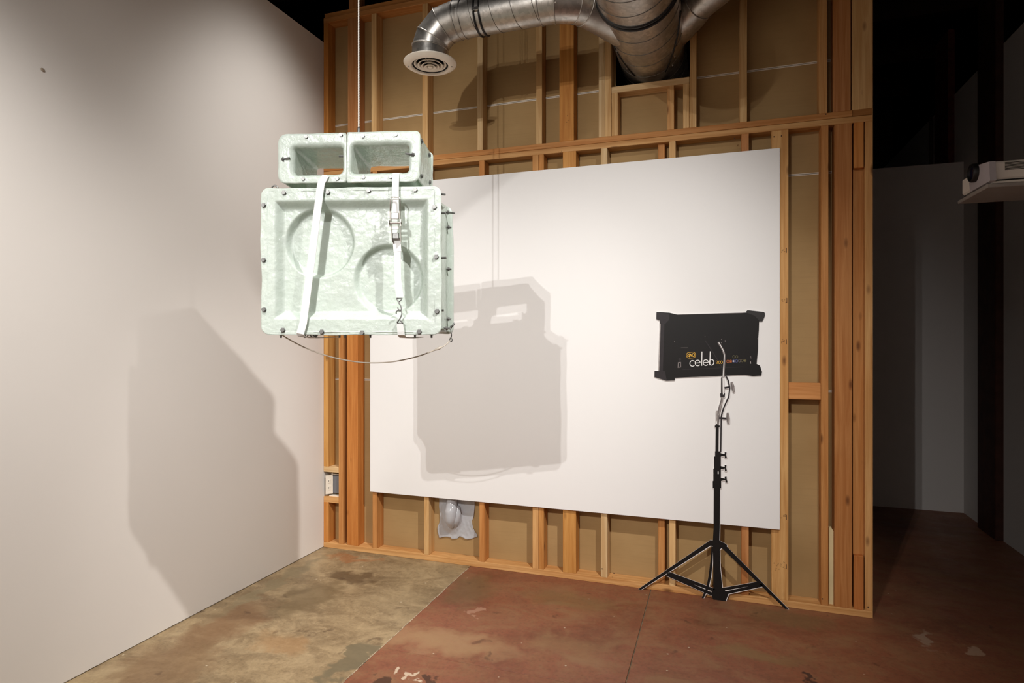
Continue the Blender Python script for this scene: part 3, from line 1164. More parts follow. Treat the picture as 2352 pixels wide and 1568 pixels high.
# buckle
bk = MB()
f0 = amp(908, 453, ya - 0.012)
f1 = amp(908, 515, ya - 0.012)
yb = ya - 0.014
hw = 0.019
bk.tube([(f0[0] - hw, yb, f1[1] + 0.02), (f0[0] - hw, yb, f0[1] - 0.008), (f0[0] - hw + 0.004, yb, f0[1]), (f0[0] + hw - 0.004, yb, f0[1]), (f0[0] + hw, yb, f0[1] - 0.008), (f0[0] + hw, yb, f1[1] + 0.02)], 0.0022, 8)
bk.build('handle', M['chrome'], rs, smooth=True, local=True)
fr = MB()
for s in (-1, 1):
    xs_ = f0[0] + s * 0.0185
    g0 = amp(908, 486, yb)[1]
    g1 = amp(911, 556, yb)[1]
    xe_ = amp(911, 556, yb)[0] + s * 0.0165
    fr.prism([(xs_ - 0.001, yb - 0.012, g0), (xs_ - 0.001, yb + 0.010, g0), (xe_ - 0.001, yb + 0.010, g1), (xe_ - 0.001, yb - 0.004, g1)],
             [(xs_ + 0.001, yb - 0.012, g0), (xs_ + 0.001, yb + 0.010, g0), (xe_ + 0.001, yb + 0.010, g1), (xe_ + 0.001, yb - 0.004, g1)])
fr.build('buckle_frame', M['chrome'], rs, local=True)
sp = MB()
sz = amp(909, 513, yb)
sp.lathe([(0.005, -0.026), (0.005, 0.026)], (sz[0], yb - 0.008, sz[1]), (1, 0, 0), 14)
for s in (-1, 1):
    for k in range(10):                 # ratchet wheel teeth
        a = k * 2 * PI / 10
        sp.box(sz[0] + s * 0.022 - 0.0015, sz[0] + s * 0.022 + 0.0015, yb - 0.008 + 0.010 * math.cos(a) - 0.003, yb - 0.008 + 0.010 * math.cos(a) + 0.003, sz[1] + 0.010 * math.sin(a) - 0.003, sz[1] + 0.010 * math.sin(a) + 0.003)
    sp.lathe([(0.010, -0.0012), (0.010, 0.0012)], (sz[0] + s * 0.022, yb - 0.008, sz[1]), (1, 0, 0), 14)
sp.build('spindle', M['chrome'], rs, local=True)
pl = MB()
z0_ = amp(910, 525, yb)[1]
pl.box(sz[0] - 0.014, sz[0] + 0.014, yb - 0.010, yb - 0.004, z0_ - 0.004, z0_ + 0.008, 0.001)
pl.build('pawl', M['chrome'], rs, local=True)
pl = MB()
z0_ = amp(908, 497, yb)[1]
pl.box(sz[0] - 0.015, sz[0] + 0.015, yb - 0.012, yb - 0.008, z0_ - 0.012, z0_ + 0.012, 0.002)
pl.build('pawl_plate', M['chrome'], rs, local=True)
pl = MB()
z0_ = amp(910, 542, yb)[1]
pl.box(qd[0] - 0.012, qd[0] + 0.012, yb - 0.002, yb + 0.004, z0_ - 0.010, z0_ + 0.012, 0.002)
pl.build('release_plate', M['steel'], rs, local=True)
# two wire hooks, one caught in the other, and the lower web loop
hk = MB()


def pxl(u, v, y):
    x, z = amp(u, v, y)
    return (x, y, z)


yh = -0.016
hk.tube([pxl(911, 685, yh), pxl(914, 691, yh), pxl(920, 702, yh), pxl(922, 709, yh), pxl(919, 714, yh - 0.004), pxl(913, 713, yh - 0.008), pxl(910, 716, yh - 0.008), pxl(910, 720, yh - 0.006)], 0.0026, 8)
hk.tube([pxl(924, 685, yh), pxl(921, 689, yh), pxl(917, 693, yh)], 0.0022, 8)
hk.tube([pxl(911, 685, yh), pxl(924, 685, yh)], 0.0022, 8)
hk.build('wire_hook', M['steel'], rs, smooth=True, local=True)
hk = MB()
hk.tube([pxl(913, 706, yh), pxl(916, 711, yh + 0.004), pxl(922, 714, yh + 0.002), pxl(923, 721, yh), pxl(919, 731, yh), pxl(912, 741, yh)], 0.0026, 8)
hk.tube([pxl(925, 743, yh), pxl(920, 736, yh), pxl(917, 732, yh)], 0.0022, 8)
hk.tube([pxl(912, 742, yh), pxl(925, 742, yh)], 0.0022, 8)
hk.build('wire_hook', M['steel'], rs, smooth=True, local=True)
h0 = pxl(918, 741, yh)
h1 = pxl(921, 768, -0.012)
ribbon([h0, (h1[0], -0.013, 0.012), (h1[0], -0.011, 0.0), (h1[0], 0.02, -0.010), (h1[0] + 0.004, 0.15, -0.012), (h1[0] + 0.004, CD, -0.008)], [0.022, 0.027, 0.027, 0.027, 0.027, 0.027], 0.003).build('lower_band', M['webbing'], rs, local=True)

# ---- suspension cable and the drooping cord
cp = amp(824, 302, 0.03)
wc = AO + AX * cp[0] + AY * 0.03
ca = empty('suspension_cable', (wc.x, wc.y, AO.z + hz0 + top_))
tag(ca, 'taut white twisted steel cable holding the fibreglass amplifier from above', 'cable')
strands = []
for k in range(3):
    mb = MB()
    z0_ = AO.z + hz0 + top_ - 0.004
    N = 400
    mb.tube([(wc.x + 0.0016 * math.cos(i * 1.1 + k * PI * 2 / 3), wc.y + 0.0016 * math.sin(i * 1.1 + k * PI * 2 / 3), z0_ + (4.4 - z0_) * i / N) for i in range(N + 1)], 0.0022, 6)
    mb.build('strand', plain('cable_white', lin(226, 220, 210), 0.45, 0.2) if k == 0 else bpy.data.materials['cable_white'], ca, smooth=True)
mb = MB()
mb.lathe([(0.0055, 0.0), (0.006, 0.004), (0.005, 0.03), (0.0035, 0.036)], (wc.x, wc.y, z0_), (0, 0, 1), 10)
mb.build('ferrule', M['steel'], ca, smooth=True)

cr = empty('drooping_cord', AO, AR)
tag(cr, 'thin pale cord drooping in a curve below the fibreglass cabinet', 'cord')
pts = []
px = [(644, 766), (662, 778), (700, 798), (745, 815), (800, 828), (850, 833), (905, 830), (960, 818), (1000, 803), (1020, 794), (1034, 782)]
for i, (u, v) in enumerate(px):
    y = 0.05 + 0.25 * i / (len(px) - 1)
    x, zc = amp(u, v, y)
    pts.append(Vector((x, y, zc)))
# smooth
fine = []
for i in range(len(pts) - 1):
    p0, p1, p2, p3 = pts[max(0, i - 1)], pts[i], pts[i + 1], pts[min(len(pts) - 1, i + 2)]
    for k in range(6):
        t = k / 6
        fine.append(0.5 * ((2 * p1) + (p2 - p0) * t + (2 * p0 - 5 * p1 + 4 * p2 - p3) * t * t + (3 * p1 - p0 - 3 * p2 + p3) * t ** 3))
fine.append(pts[-1])
MB().tube(fine, 0.0026, 7).build('cord_line', M['cord'], cr, smooth=True, local=True)
e = fine[-12]
MB().tube([fine[-14], fine[-11], fine[-8]], [0.002, 0.0065, 0.003], 8).build('knot', M['cord'], cr, smooth=True, local=True)

# ------------------------------------------------------------------ ventilation ducts
def ring_path(c, ax, r, n=40):
    ax = Vector(ax).normalized()
    up = Vector((0, 0, 1)) if abs(ax.z) < 0.9 else Vector((1, 0, 0))
    e1 = ax.cross(up).normalized()
    e2 = ax.cross(e1)
    return [Vector(c) + (e1 * math.cos(2 * PI * k / n) + e2 * math.sin(2 * PI * k / n)) * r for k in range(n)]


DX, DZ, DRad = 2.335, 3.305, 0.203
md = empty('ventilation_duct', (DX, 0.0, DZ))
tag(md, 'galvanised ventilation duct from the wall opening with an elbowed narrow branch', 'duct')
MB().tube([(DX, 0.75, DZ), (DX, -0.62, DZ)], DRad, 56, caps=False).build('duct_pipe', M['galv'], md, smooth=True)
MB().tube([(DX, -0.62, DZ), (DX, -1.9, DZ)], DRad + 0.006, 56, caps=False).build('duct_pipe', M['galv'], md, smooth=True)
for y in (-0.605, -0.635):
    MB().tube(ring_path((DX, y, DZ), (0, 1, 0), DRad + 0.006), 0.009, 8, closed=True).build('band_clamp', M['black_rubber'], md, smooth=True)
# spiral lock seam
sp = MB()
N = 420
sp.tube([(DX + (DRad + 0.001) * math.cos(k * 2 * PI / 48), 0.7 - 1.3 * k / N, DZ + (DRad + 0.001) * math.sin(k * 2 * PI / 48)) for k in range(N)], 0.0018, 5)
sp.build('spiral_seam', M['galv_seam'], md, smooth=True)
sp = MB()
sp.tube([(DX + (DRad + 0.007) * math.cos(k * 2 * PI / 48), -0.64 - 1.2 * k / N, DZ + (DRad + 0.007) * math.sin(k * 2 * PI / 48)) for k in range(N)], 0.0018, 5)
sp.build('spiral_seam', M['galv_seam'], md, smooth=True)
# screws in rows by the saddle collars
for s, ys in ((-1, (-0.30, -0.22, -0.13, -0.05)), (1, (-0.26, -0.17, -0.08, 0.0))):
    for k, y in enumerate(ys):
        a = math.radians(270 + s * (62 - k * 7))
        n_ = Vector((math.cos(a), 0, math.sin(a)))
        MB().lathe([(0.006, 0.0), (0.005, 0.004)], Vector((DX, y, DZ)) + n_ * DRad, n_, 8).build('screw', M['chrome'], md)
# saddle straps (dark seam lines down each side)
for s in (-1, 1):
    pts = []
    for k in range(9):
        a = math.radians(270 + s * (78 - k * 6.5))
        pts.append((DX + (DRad + 0.003) * math.cos(a), -0.40 + 0.05 * k, DZ + (DRad + 0.003) * math.sin(a)))
    MB().tube(pts, 0.004, 6).build('saddle_seam', M['black_rubber'], md, smooth=True)

BR = 0.101
BY, BZ, BX = -0.66, 3.283, 1.19
bdct = md
bend = 0.165
cx_, cz_ = BX + bend, BZ - bend
angs = [0, 15, 45, 75, 90]
ep = [(BX, BY, 3.085)]
for a in angs:
    t = math.radians(a)
    rr = bend
    ep.append((cx_ - rr * math.cos(t), BY, cz_ + rr * math.sin(t)))
ep[1] = (BX, BY, 3.125)
gores = [ep[0], (BX, BY, 3.150), (cx_ - 0.145, BY, cz_ + 0.085), (cx_ - 0.080, BY, cz_ + 0.147), (cx_ + 0.005, BY, BZ)]


def duct_part(pts, r, name, parent, n=40):
    return MB().tube(pts, r, n, caps=False)


def mitred(pts, r, parent, name, ext=0.0):
    """split a mitred run into its gores: every straight piece is its own part, with a raised bead at the joints"""
    P = [Vector(p) for p in pts]
    allmb = MB().tube(P, r, 40, caps=False)
    n = 40
    for i in range(len(P) - 1):
        mb = MB()
        vs = [allmb.v[i * n + j] for j in range(n)] + [allmb.v[(i + 1) * n + j] for j in range(n)]
        mb.add(vs, [(j, (j + 1) % n, n + (j + 1) % n, n + j) for j in range(n)])
        mb.build(name, M['galv'], parent, smooth=True)
    for i in range(1, len(P) - 1):
        loop = [Vector(allmb.v[i * n + j]) for j in range(n)]
        c = sum(loop, Vector()) / n
        MB().tube([c + (q - c) * 1.012 for q in loop], 0.0032, 6, closed=True).build('bead', M['galv'], parent, smooth=True)


mitred(gores + [(cx_ + 0.045, BY, BZ)], BR, bdct, 'elbow_gore')
XE = 1.84
MB().tube([(cx_ + 0.045, BY, BZ), (XE, BY, BZ)], BR * 0.985, 40, caps=False).build('duct_pipe', M['galv'], bdct, smooth=True)
# spiral seam on the straight piece
N = 150
MB().tube([(cx_ + 0.05 + (XE - cx_ - 0.05) * k / N, BY + (BR * 0.985 + 0.0008) * math.cos(k * 2 * PI / 40), BZ + (BR * 0.985 + 0.0008) * math.sin(k * 2 * PI / 40)) for k in range(N)], 0.0014, 5).build('spiral_seam', M['galv_seam'], bdct, smooth=True)
for x in (cx_ + 0.047, XE):
    MB().tube(ring_path((x, BY, BZ), (1, 0, 0), BR * 1.005), 0.0035, 6, closed=True).build('bead', M['galv'], bdct, smooth=True)
for x in (1.492, 1.522):
    MB().tube(ring_path((x, BY, BZ), (1, 0, 0), BR + 0.002), 0.0055, 6, closed=True).build('hanger_strap', M['black_rubber'], bdct, smooth=True)
    MB().tube([(x, BY, BZ + BR), (x, BY, 4.5)], 0.003, 6).build('hanger_rod', M['black_rubber'], bdct)
mbx = MB().box(1.488, 1.526, BY - BR - 0.014, BY - BR + 0.002, BZ - 0.028, BZ - 0.008, 0.002)
mbx.build('clamp_buckle', M['chrome'], bdct)
# bend towards the wall and conical tap into the wide duct
d45 = Vector((math.cos(math.radians(47)), math.sin(math.radians(47)), 0))
e0 = Vector((XE, BY, BZ))
e1 = e0 + Vector((0.075, 0.0, 0))
e2 = e1 + Vector((math.cos(math.radians(22)), math.sin(math.radians(22)), 0)) * 0.11
e3 = e2 + d45 * 0.05
mitred([e0, e1, e2, e3], BR, bdct, 'elbow_gore')
MB().tube([e3, e3 + d45 * 0.10, e3 + d45 * 0.26], [BR * 0.99, BR * 1.12, BR * 1.42], 40, caps=False).build('saddle_tap', M['galv'], bdct, smooth=True)
MB().tube(ring_path(e3, d45, BR * 1.005), 0.0035, 6, closed=True).build('bead', M['galv'], bdct, smooth=True)
for k, (a, b, z) in enumerate(((cx_ - 0.05, 0, BZ - 0.04), (cx_ + 0.03, 0, BZ + 0.01), (XE - 0.03, 0, BZ - 0.03), (XE + 0.1, 0, BZ - 0.05))):
    yy = BY - math.sqrt(max(0.0, BR ** 2 - (z - BZ) ** 2))
    MB().lathe([(0.005, 0.0), (0.004, 0.004)], (a, yy + 0.002, z), (0, -1, (z - BZ) / BR), 7).build('screw', M['chrome'], bdct)

# the second tap on the far side of the wide duct, going up out of the picture
sd = md
dd = Vector((0.68, -0.70, 0.10)).normalized()
s0 = Vector((2.42, -0.03, 3.350))
MB().tube([s0, s0 + dd * 0.22, s0 + dd * 0.30], [0.145, 0.118, 0.102], 40, caps=False).build('saddle_tap', M['galv'], sd, smooth=True)
MB().tube([s0 + dd * 0.30, s0 + dd * 1.3], 0.100, 40, caps=False).build('duct_pipe', M['galv'], sd, smooth=True)
MB().tube(ring_path(s0 + dd * 0.30, dd, 0.103), 0.0035, 6, closed=True).build('bead', M['galv'], sd, smooth=True)

# round ceiling diffuser on the elbow
df = empty('air_diffuser', (BX, BY, 3.058))
tag(df, 'round off-white air diffuser with concentric rings under the duct elbow', 'air diffuser')
DO = (BX, BY, 3.058)
MB().lathe([(0.100, 0.004), (0.104, -0.006), (0.112, -0.009), (0.130, -0.004), (0.146, 0.006), (0.149, 0.011), (0.147, 0.014), (0.120, 0.016), (0.100, 0.018)], DO, (0, 0, 1), 56, close=True).build('flange', M['diffuser'], df, smooth=True)
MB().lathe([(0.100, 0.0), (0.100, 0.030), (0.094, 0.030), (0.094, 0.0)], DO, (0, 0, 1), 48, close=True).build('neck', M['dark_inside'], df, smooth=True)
for r, zz in ((0.084, 0.004), (0.064, -0.002), (0.044, -0.008), (0.026, -0.013)):
    MB().lathe([(r, zz), (r + 0.007, zz - 0.002), (r + 0.0075, zz), (r - 0.010, zz + 0.016), (r - 0.012, zz + 0.016)], DO, (0, 0, 1), 48, close=True).build('louver_ring', M['diffuser'], df, smooth=True)
MB().lathe([(0.012, -0.014), (0.012, 0.0)], DO, (0, 0, 1), 20).build('hub', M['diffuser'], df)
for a in (35, 155, 275):
    t = math.radians(a)
    MB().tube([(BX, BY, 3.066), (BX + 0.1 * math.cos(t), BY + 0.1 * math.sin(t), 3.070)], 0.0025, 6).build('spoke', M['diffuser'], df)
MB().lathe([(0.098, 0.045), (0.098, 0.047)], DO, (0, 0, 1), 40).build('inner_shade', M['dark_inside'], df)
for (a) in (200, 20):
    t = math.radians(a)
    MB().lathe([(0.004, 0.0), (0.003, -0.003)], (BX + 0.122 * math.cos(t), BY + 0.122 * math.sin(t), 3.058 - 0.007), (0, 0, 1), 8).build('screw', M['steel'], df)

# ------------------------------------------------------------------ flat printed cut-out of a studio lamp on a stand
YC = -0.026            # printed face of the cut-out; 5 mm thick board resting against white board and plates
cut = empty('lamp_cutout', (onY(1640, 1370, YC).x, YC, 0.0))
tag(cut, 'flat life-size printed cut-out of a black studio lamp on a tripod stand', 'cut-out')
INKB = plain('print_black', lin(19, 16, 15), 0.5, 0, 0.3, 0.08, 12)
INKD = plain('print_dark_grey', lin(46, 41, 43), 0.5, 0, 0.3, 0.1, 20)
INKG = plain('print_grey', lin(120, 112, 110), 0.5, 0, 0.3, 0.2, 30)
INKS = plain('print_silver', lin(168, 160, 156), 0.45, 0, 0.3, 0.2, 60)
INKW = plain('print_white', lin(238, 236, 234), 0.5, 0, 0.3)
INKY = plain('print_yellow', lin(226, 176, 66), 0.5, 0, 0.3)
INKO = plain('print_orange', lin(206, 110, 50), 0.5)
INKBL = plain('print_blue', lin(96, 104, 160), 0.5)
INKOL = plain('print_olive', lin(112, 104, 66), 0.5)
CORE = plain('foam_core_white', lin(236, 230, 228), 0.6)


def c1_(x, y):
    return (1440 + x / 5.6, 680 + y / 5.6)


def c2_(x, y):
    return (1440 + x / 5.6, 930 + y / 5.6)


def c3_(x, y):
    return (1440 + x / 5.88, 1180 + y / 5.88)


def flat(poly, mat, name, layer=1, parent=None, th=None, margin=False):
    """polygon of photo pixels laid as a thin sheet on the plane of the cut-out"""
    y = YC - 0.00035 * layer
    P = [onY(u, v, YC) for (u, v) in poly]
    P = [Vector((q.x, y, max(0.0006, q.z))) for q in P]
    yb = YC + (th if th else 0.0)
    B = [Vector((q.x, yb, q.z)) for q in P]
    return MB().prism(P, B).build(name, mat, parent or cut)


def strokep(pts, w):
    """outline of a polyline of pixel width w (number or list)"""
    n = len(pts)
    Lf, Rg = [], []
    for i, p in enumerate(pts):
        a = pts[max(0, i - 1)]
        b = pts[min(n - 1, i + 1)]
        tx, ty = b[0] - a[0], b[1] - a[1]
        d = math.hypot(tx, ty) or 1
        nx_, ny_ = -ty / d, tx / d
        ww = (w[i] if isinstance(w, list) else w) / 2
        Lf.append((p[0] + nx_ * ww, p[1] + ny_ * ww))
        Rg.append((p[0] - nx_ * ww, p[1] - ny_ * ww))
    return Lf + Rg[::-1]


def grow(poly, dx, dy):
    return [(u + dx, v + dy) for (u, v) in poly]


LAY = [1]


def printed(poly, name, mat=INKB, layer=None, core=True, dx=1.3, dy=1.3, parent=None):
    LAY[0] += 1
    ly = layer if layer else 2 + (LAY[0] % 5) * 0.12
    o = flat(poly, mat, name, ly, parent)
    if core:
        # white foam core: follows the print and shows as a pale cut margin on the lower right
        b = flat(grow(poly, dx, dy), CORE, 'cut_margin', 0.4 + (LAY[0] % 7) * 0.06, o if parent is None else parent, th=0.0045)
        flat(poly, CORE, 'foam_core', 0.1, o if parent is None else parent, th=0.0045)
    return o


def arcp(cx, cy, r, a0, a1, n=18, ry=None):
    ry = ry or r
    return [(cx + r * math.cos(math.radians(a0 + (a1 - a0) * k / n)), cy + ry * math.sin(math.radians(a0 + (a1 - a0) * k / n))) for k in range(n + 1)]


# lamp body
body = [c1_(*p) for p in ((380, 205), (430, 205), (545, 212), (640, 235), (1540, 210), (1535, 195), (1552, 180), (1760, 203), (1775, 216), (1775, 255), (1742, 325), (1700, 325), (1696, 440), (1688, 540), (1686, 680), (1668, 870), (1710, 890), (1737, 970), (1730, 1020), (1620, 1027), (1510, 1010), (620, 1050), (615, 1083), (505, 1087), (355, 1040), (355, 960), (403, 965), (408, 860), (422, 400), (421, 312), (378, 295))]
lb = printed(body, 'lamp_body', core=True, dx=0.3, dy=0.5)
flat([c1_(*p) for p in ((380, 205), (545, 226), (545, 300), (490, 357), (428, 346), (421, 312), (378, 295))], INKD, 'corner_bumper', 3.2, lb)
flat([c1_(*p) for p in ((355, 960), (490, 962), (512, 1087), (355, 1040))], INKD, 'corner_bumper', 3.2, lb)
flat([c1_(*p) for p in ((424, 350), (482, 357), (462, 958), (404, 962))], INKD, 'side_rail', 3.2, lb)
flat([c1_(*p) for p in ((424, 352), (434, 352), (414, 960), (404, 960))], INKS, 'side_highlight', 3.5, lb)
flat([c1_(*p) for p in ((1552, 180), (1760, 203), (1775, 216), (1775, 255), (1742, 325), (1710, 322), (1640, 250), (1540, 212))], plain('print_soft_black', lin(26, 22, 21), 0.5), 'corner_bumper', 3.2, lb)
flat(strokep([c1_(710, 945), c1_(1500, 908)], 1.0), INKD, 'lower_seam', 3.3, lb)
flat(strokep([c1_(645, 238), c1_(1500, 216)], 0.6), INKG, 'top_edge_glint', 3.3, lb)
for (x, y, r) in ((612, 583, 5), (1005, 518, 4), (1215, 555, 5), (1215, 600, 6), (1265, 575, 9), (1683, 545, 6)):
    flat([c1_(x + r * math.cos(k * PI / 4), y + r * math.sin(k * PI / 4)) for k in range(8)], INKG, 'fixing', 3.3, lb)
flat(strokep([c1_(695, 662), c1_(785, 660)], 1.8), plain('print_dim', lin(56, 50, 48), 0.6), 'small_caption', 3.3, lb)
# power inlet and switch
flat([c1_(*p) for p in ((655, 850), (695, 845), (697, 915), (652, 922))], INKG, 'power_inlet', 3.3, lb)
flat([c1_(*p) for p in ((668, 862), (686, 860), (686, 905), (666, 908))], INKB, 'power_inlet_slot', 3.7, lb)
flat(arcp(*c1_(680, 812), 3.2, 0, 330, 12), INKD, 'switch', 3.3, lb)
flat(strokep([c1_(1592, 770), c1_(1596, 800)], 1.2), INKG, 'side_mark', 3.3, lb)
flat(strokep([c1_(1588, 838), c1_(1592, 868)], 1.8), INKS, 'side_mark', 3.3, lb)

# lettering: thin round letters  c e l e b
def ln(p, q, w_=2.1):
    return strokep([c1_(*p), c1_(*q)], w_)


def C1(pts):
    return [c1_(*p) for p in pts]


LW = 1.75
RX, RY = 33, 36
def letter(name, polys, mat=INKW, ly=3.6):
    mb = MB()
    for i, poly in enumerate(polys):
        y = YC - 0.00035 * (ly + 0.05 * i)
        P = [onY(u, v, YC) for (u, v) in poly]
        mb.prism([(q.x, y, q.z) for q in P], [(q.x, YC - 0.0006, q.z) for q in P])
    return mb.build(name, mat, lb)


letter('letter_c', [strokep(C1(arcp(842, 864, RX, 40, 320, 24, RY)), LW)])
letter('letter_e', [strokep(C1(arcp(910, 859, RX, 38, 352, 26, RY)), LW), ln((878, 860), (943, 856), LW)])
letter('letter_l', [ln((965, 712), (962, 894), LW + 0.1)])
letter('letter_e', [strokep(C1(arcp(1014, 854, RX, 38, 352, 26, RY)), LW), ln((982, 855), (1047, 851), LW)])
letter('letter_b', [ln((1071, 710), (1066, 888), LW + 0.1), strokep(C1(arcp(1088, 850, 30, 0, 360, 28, RY)), LW)])
# model number 2 0 0, the middle figure half hidden by the cable
letter('figure_2', [strokep(C1(arcp(1155, 843, 11, 190, 390, 12, 10) + [(1145, 866), (1170, 864)]), 0.95)], INKY)
letter('figure_0', [strokep(C1(arcp(1187, 850, 10, 0, 360, 18, 17)), 0.95)], INKY)
letter('figure_0', [strokep(C1(arcp(1216, 849, 13, 0, 360, 18, 17)), 0.95)], INKY)
# pill-shaped emblem with rounded letters
pill = arcp(800, 760, 36, 90, 270, 14, 37) + arcp(850, 756, 36, -90, 90, 14, 37)
pill = pill + [pill[0]]
letter('emblem_outline', [strokep(C1(pill), 0.8)], INKY)
letter('emblem_letter', [ln((786, 742), (778, 778), 0.74), ln((812, 735), (778, 760), 1.24), ln((778, 760), (808, 782), 1.24)], INKY)
letter('emblem_letter', [ln((806, 748), (802, 775), 1.36)], INKY)
letter('emblem_letter', [ln((812, 778), (818, 740), 1.12), ln((818, 740), (832, 776), 1.24), ln((832, 776), (838, 738), 1.12)], INKY)
letter('emblem_letter', [strokep(C1(arcp(856, 756, 17, 0, 360, 18, 20)), 1.36)], INKY)
for (x, y, mt, fill) in ((1375, 778, INKOL, 0), (1412, 778, INKOL, 0), (1297, 838, INKO, 0), (1335, 838, INKO, 1), (1372, 835, INKBL, 1), (1410, 833, INKBL, 0), (1447, 831, INKG, 0), (1483, 829, INKOL, 0), (1518, 827, INKOL, 1)):
    letter('button_ring', [strokep(C1(arcp(x, y, 15, 0, 360, 16, 17)), 0.7)], mt)
    if fill:
        letter('button_dot', [C1(arcp(x, y, 9, 0, 340, 12, 9))], INKW if mt is INKBL else mt)
# arm, socket, rods (silver print)
pr = printed
flat(strokep(C1([(1005, 570), (1060, 650), (1180, 840), (1225, 925)]), 1.6), INKD, 'cable_upper', 3.4, lb)  # upper run of the printed dark cable, across the lamp body
pr(strokep(C1([(1175, 590), (1205, 640), (1238, 700), (1256, 760), (1250, 880), (1240, 1040)]), 4.6), 'yoke_arm', INKG, layer=4.2, core=False)
flat(strokep(C1([(1180, 594), (1208, 640), (1240, 700), (1254, 765), (1246, 880), (1236, 1040)]), 1.4), INKW, 'arm_glint', 4.8)
pr(strokep(C1([(1228, 1040), (1232, 1268)]), [6, 8.6]), 'socket_tube', INKG, layer=4.2)
flat(strokep(C1([(1236, 1045), (1240, 1262)]), 2.2), INKW, 'socket_glint', 4.8)
flat(strokep(C1([(1214, 1050), (1216, 1260)]), 1.2), INKB, 'socket_shade', 4.8)
pr(strokep(C1([(1230, 1250), (1230, 1300)]), [11.5, 9.5]), 'socket_collar', INKD, layer=4.4)
pr(strokep(C1([(1255, 1178), (1330, 1166)]), 4.4), 'lock_screw', INKD, layer=4.3)
pr(strokep(C1([(1345, 1102), (1358, 1160), (1376, 1238)]), [4.5, 8.5, 4.2]), 'lock_handle', INKG, layer=4.5)
flat(strokep(C1([(1352, 1108), (1366, 1165), (1376, 1232)]), 1.4), INKS, 'handle_glint', 4.9)
pr(strokep(C1([(1225, 935), (1265, 1010), (1300, 1080), (1323, 1180), (1310, 1290), (1250, 1420), (1225, 1500)]) + [c2_(1215, 150), c2_(1212, 240), c2_(1205, 600)], 3.4), 'power_cable', INKD, layer=4.0)
pr(strokep(C1([(1230, 1295), (1200, 1420)]) + [c2_(1172, 140), c2_(1165, 250)], [5, 7, 8, 6]), 'rod', INKG, layer=4.1)
flat(strokep(C1([(1234, 1300), (1206, 1420)]) + [c2_(1180, 130)], 1.8), INKS, 'rod_glint', 4.7)
flat(strokep([c2_(1154, 75), c2_(1152, 240)], 3.8), INKS, 'spigot', 4.6)
pr(strokep([c2_(1185, 165), c2_(1290, 172)], 4.4), 'lock_screw', INKD, layer=4.3)
pr(strokep([c2_(1294, 100), c2_(1300, 170), c2_(1306, 242)], [4.5, 8.0, 4.6]), 'lock_handle', INKG, layer=4.5)
flat(strokep([c2_(1300, 106), c2_(1304, 170), c2_(1308, 238)], 1.2), INKS, 'handle_glint', 4.9)
# stand column
pr(strokep([c2_(1163, 140), c2_(1158, 605)], 7.2), 'upper_column', INKB)
flat(strokep([c2_(1148, 205), c2_(1150, 240)], 3.2), INKW, 'sticker', 4.9)
pr(strokep([c2_(1162, 262), c2_(1162, 288)], 11), 'column_collar', INKB)
for (y0, y1, wd, cx) in ((595, 665, 13, 1170), (660, 822, 15.2, 1165), (815, 985, 17.2, 1160), (975, 1068, 19.4, 1158)):
    pr(strokep([c2_(cx, y0), c2_(cx, y1)], wd), 'clamp_sleeve', INKB)
flat(strokep([c2_(1173, 853), c2_(1174, 885)], 2.2), INKW, 'sticker', 4.9)
for (y, k) in ((640, 0), (805, 0), (955, 1)):
    pr(strokep([c2_(1200, y), c2_(1265, y)], [8, 3.2]), 'knob_screw', INKB)
    pr(strokep([c2_(1268, y - 34), c2_(1268 + k * 6, y), c2_(1272 + k * 10, y + 42)], [4.6, 3.4, 4.6]), 'knob', INKB)
pr(strokep([c2_(1157, 1060), c2_(1154, 1568), c3_(1205, 360)], [14, 14, 15]), 'main_column', INKB)
pr(strokep([c3_(1205, 350), c3_(1212, 700), c3_(1228, 1000), c3_(1240, 1140)], [15.5, 16, 21, 27]), 'lower_column', INKB)
pr([c3_(*p) for p in ((1120, 352), (1160, 356), (1255, 362), (1320, 395), (1352, 420), (1348, 485), (1315, 490), (1285, 455), (1255, 478), (1150, 432), (1085, 415))], 'hub', INKB)
pr(strokep([c3_(1125, 392), c3_(170, 1040)], 10.6), 'leg', INKB)
pr(strokep([c3_(1290, 425), c3_(2160, 1306)], 10.8), 'leg', INKB)
pr(strokep([c3_(1152, 440), c3_(1142, 640), (c3_(1122, 830)), c3_(1085, 1000), c3_(1022, 1140)], [4, 5.5, 6, 6, 5]), 'leg', INKB)
pr(strokep([c3_(560, 800), c3_(1180, 1030)], 7.5), 'brace', INKB)
pr(strokep([c3_(535, 812), c3_(1165, 1090)], 7.2), 'brace', INKB)
flat([c3_(*p) for p in ((640, 842), (1060, 1002), (1060, 1030), (700, 880))], CORE, 'cut_margin', 1.0, th=0.0045)
pr(strokep([c3_(1790, 930), c3_(1290, 1018)], 6.8), 'brace', INKB)
pr(strokep([c3_(1830, 958), c3_(1300, 1072)], 7.2), 'brace', INKB)
flat([c3_(*p) for p in ((1310, 1040), (1780, 940), (1780, 962), (1320, 1062))], CORE, 'cut_margin', 1.0, th=0.0045)
pr([c3_(*p) for p in ((1145, 1050), (1180, 1020), (1320, 1030), (1368, 1085), (1335, 1230), (1165, 1200), (1140, 1090))], 'foot_hub', INKB)

# ------------------------------------------------------------------ socket box in the first stud bay
ob = empty('socket_box', (0.06, 0.03, zC))
tag(ob, 'white power socket plate on a grey box between two short blocks in the corner bay', 'socket')
q0 = onY(749, 1133, 0.0)
q1 = onY(763, 1092, 0.02)
pz0, pz1 = zC + 0.012, zA0 - 0.012
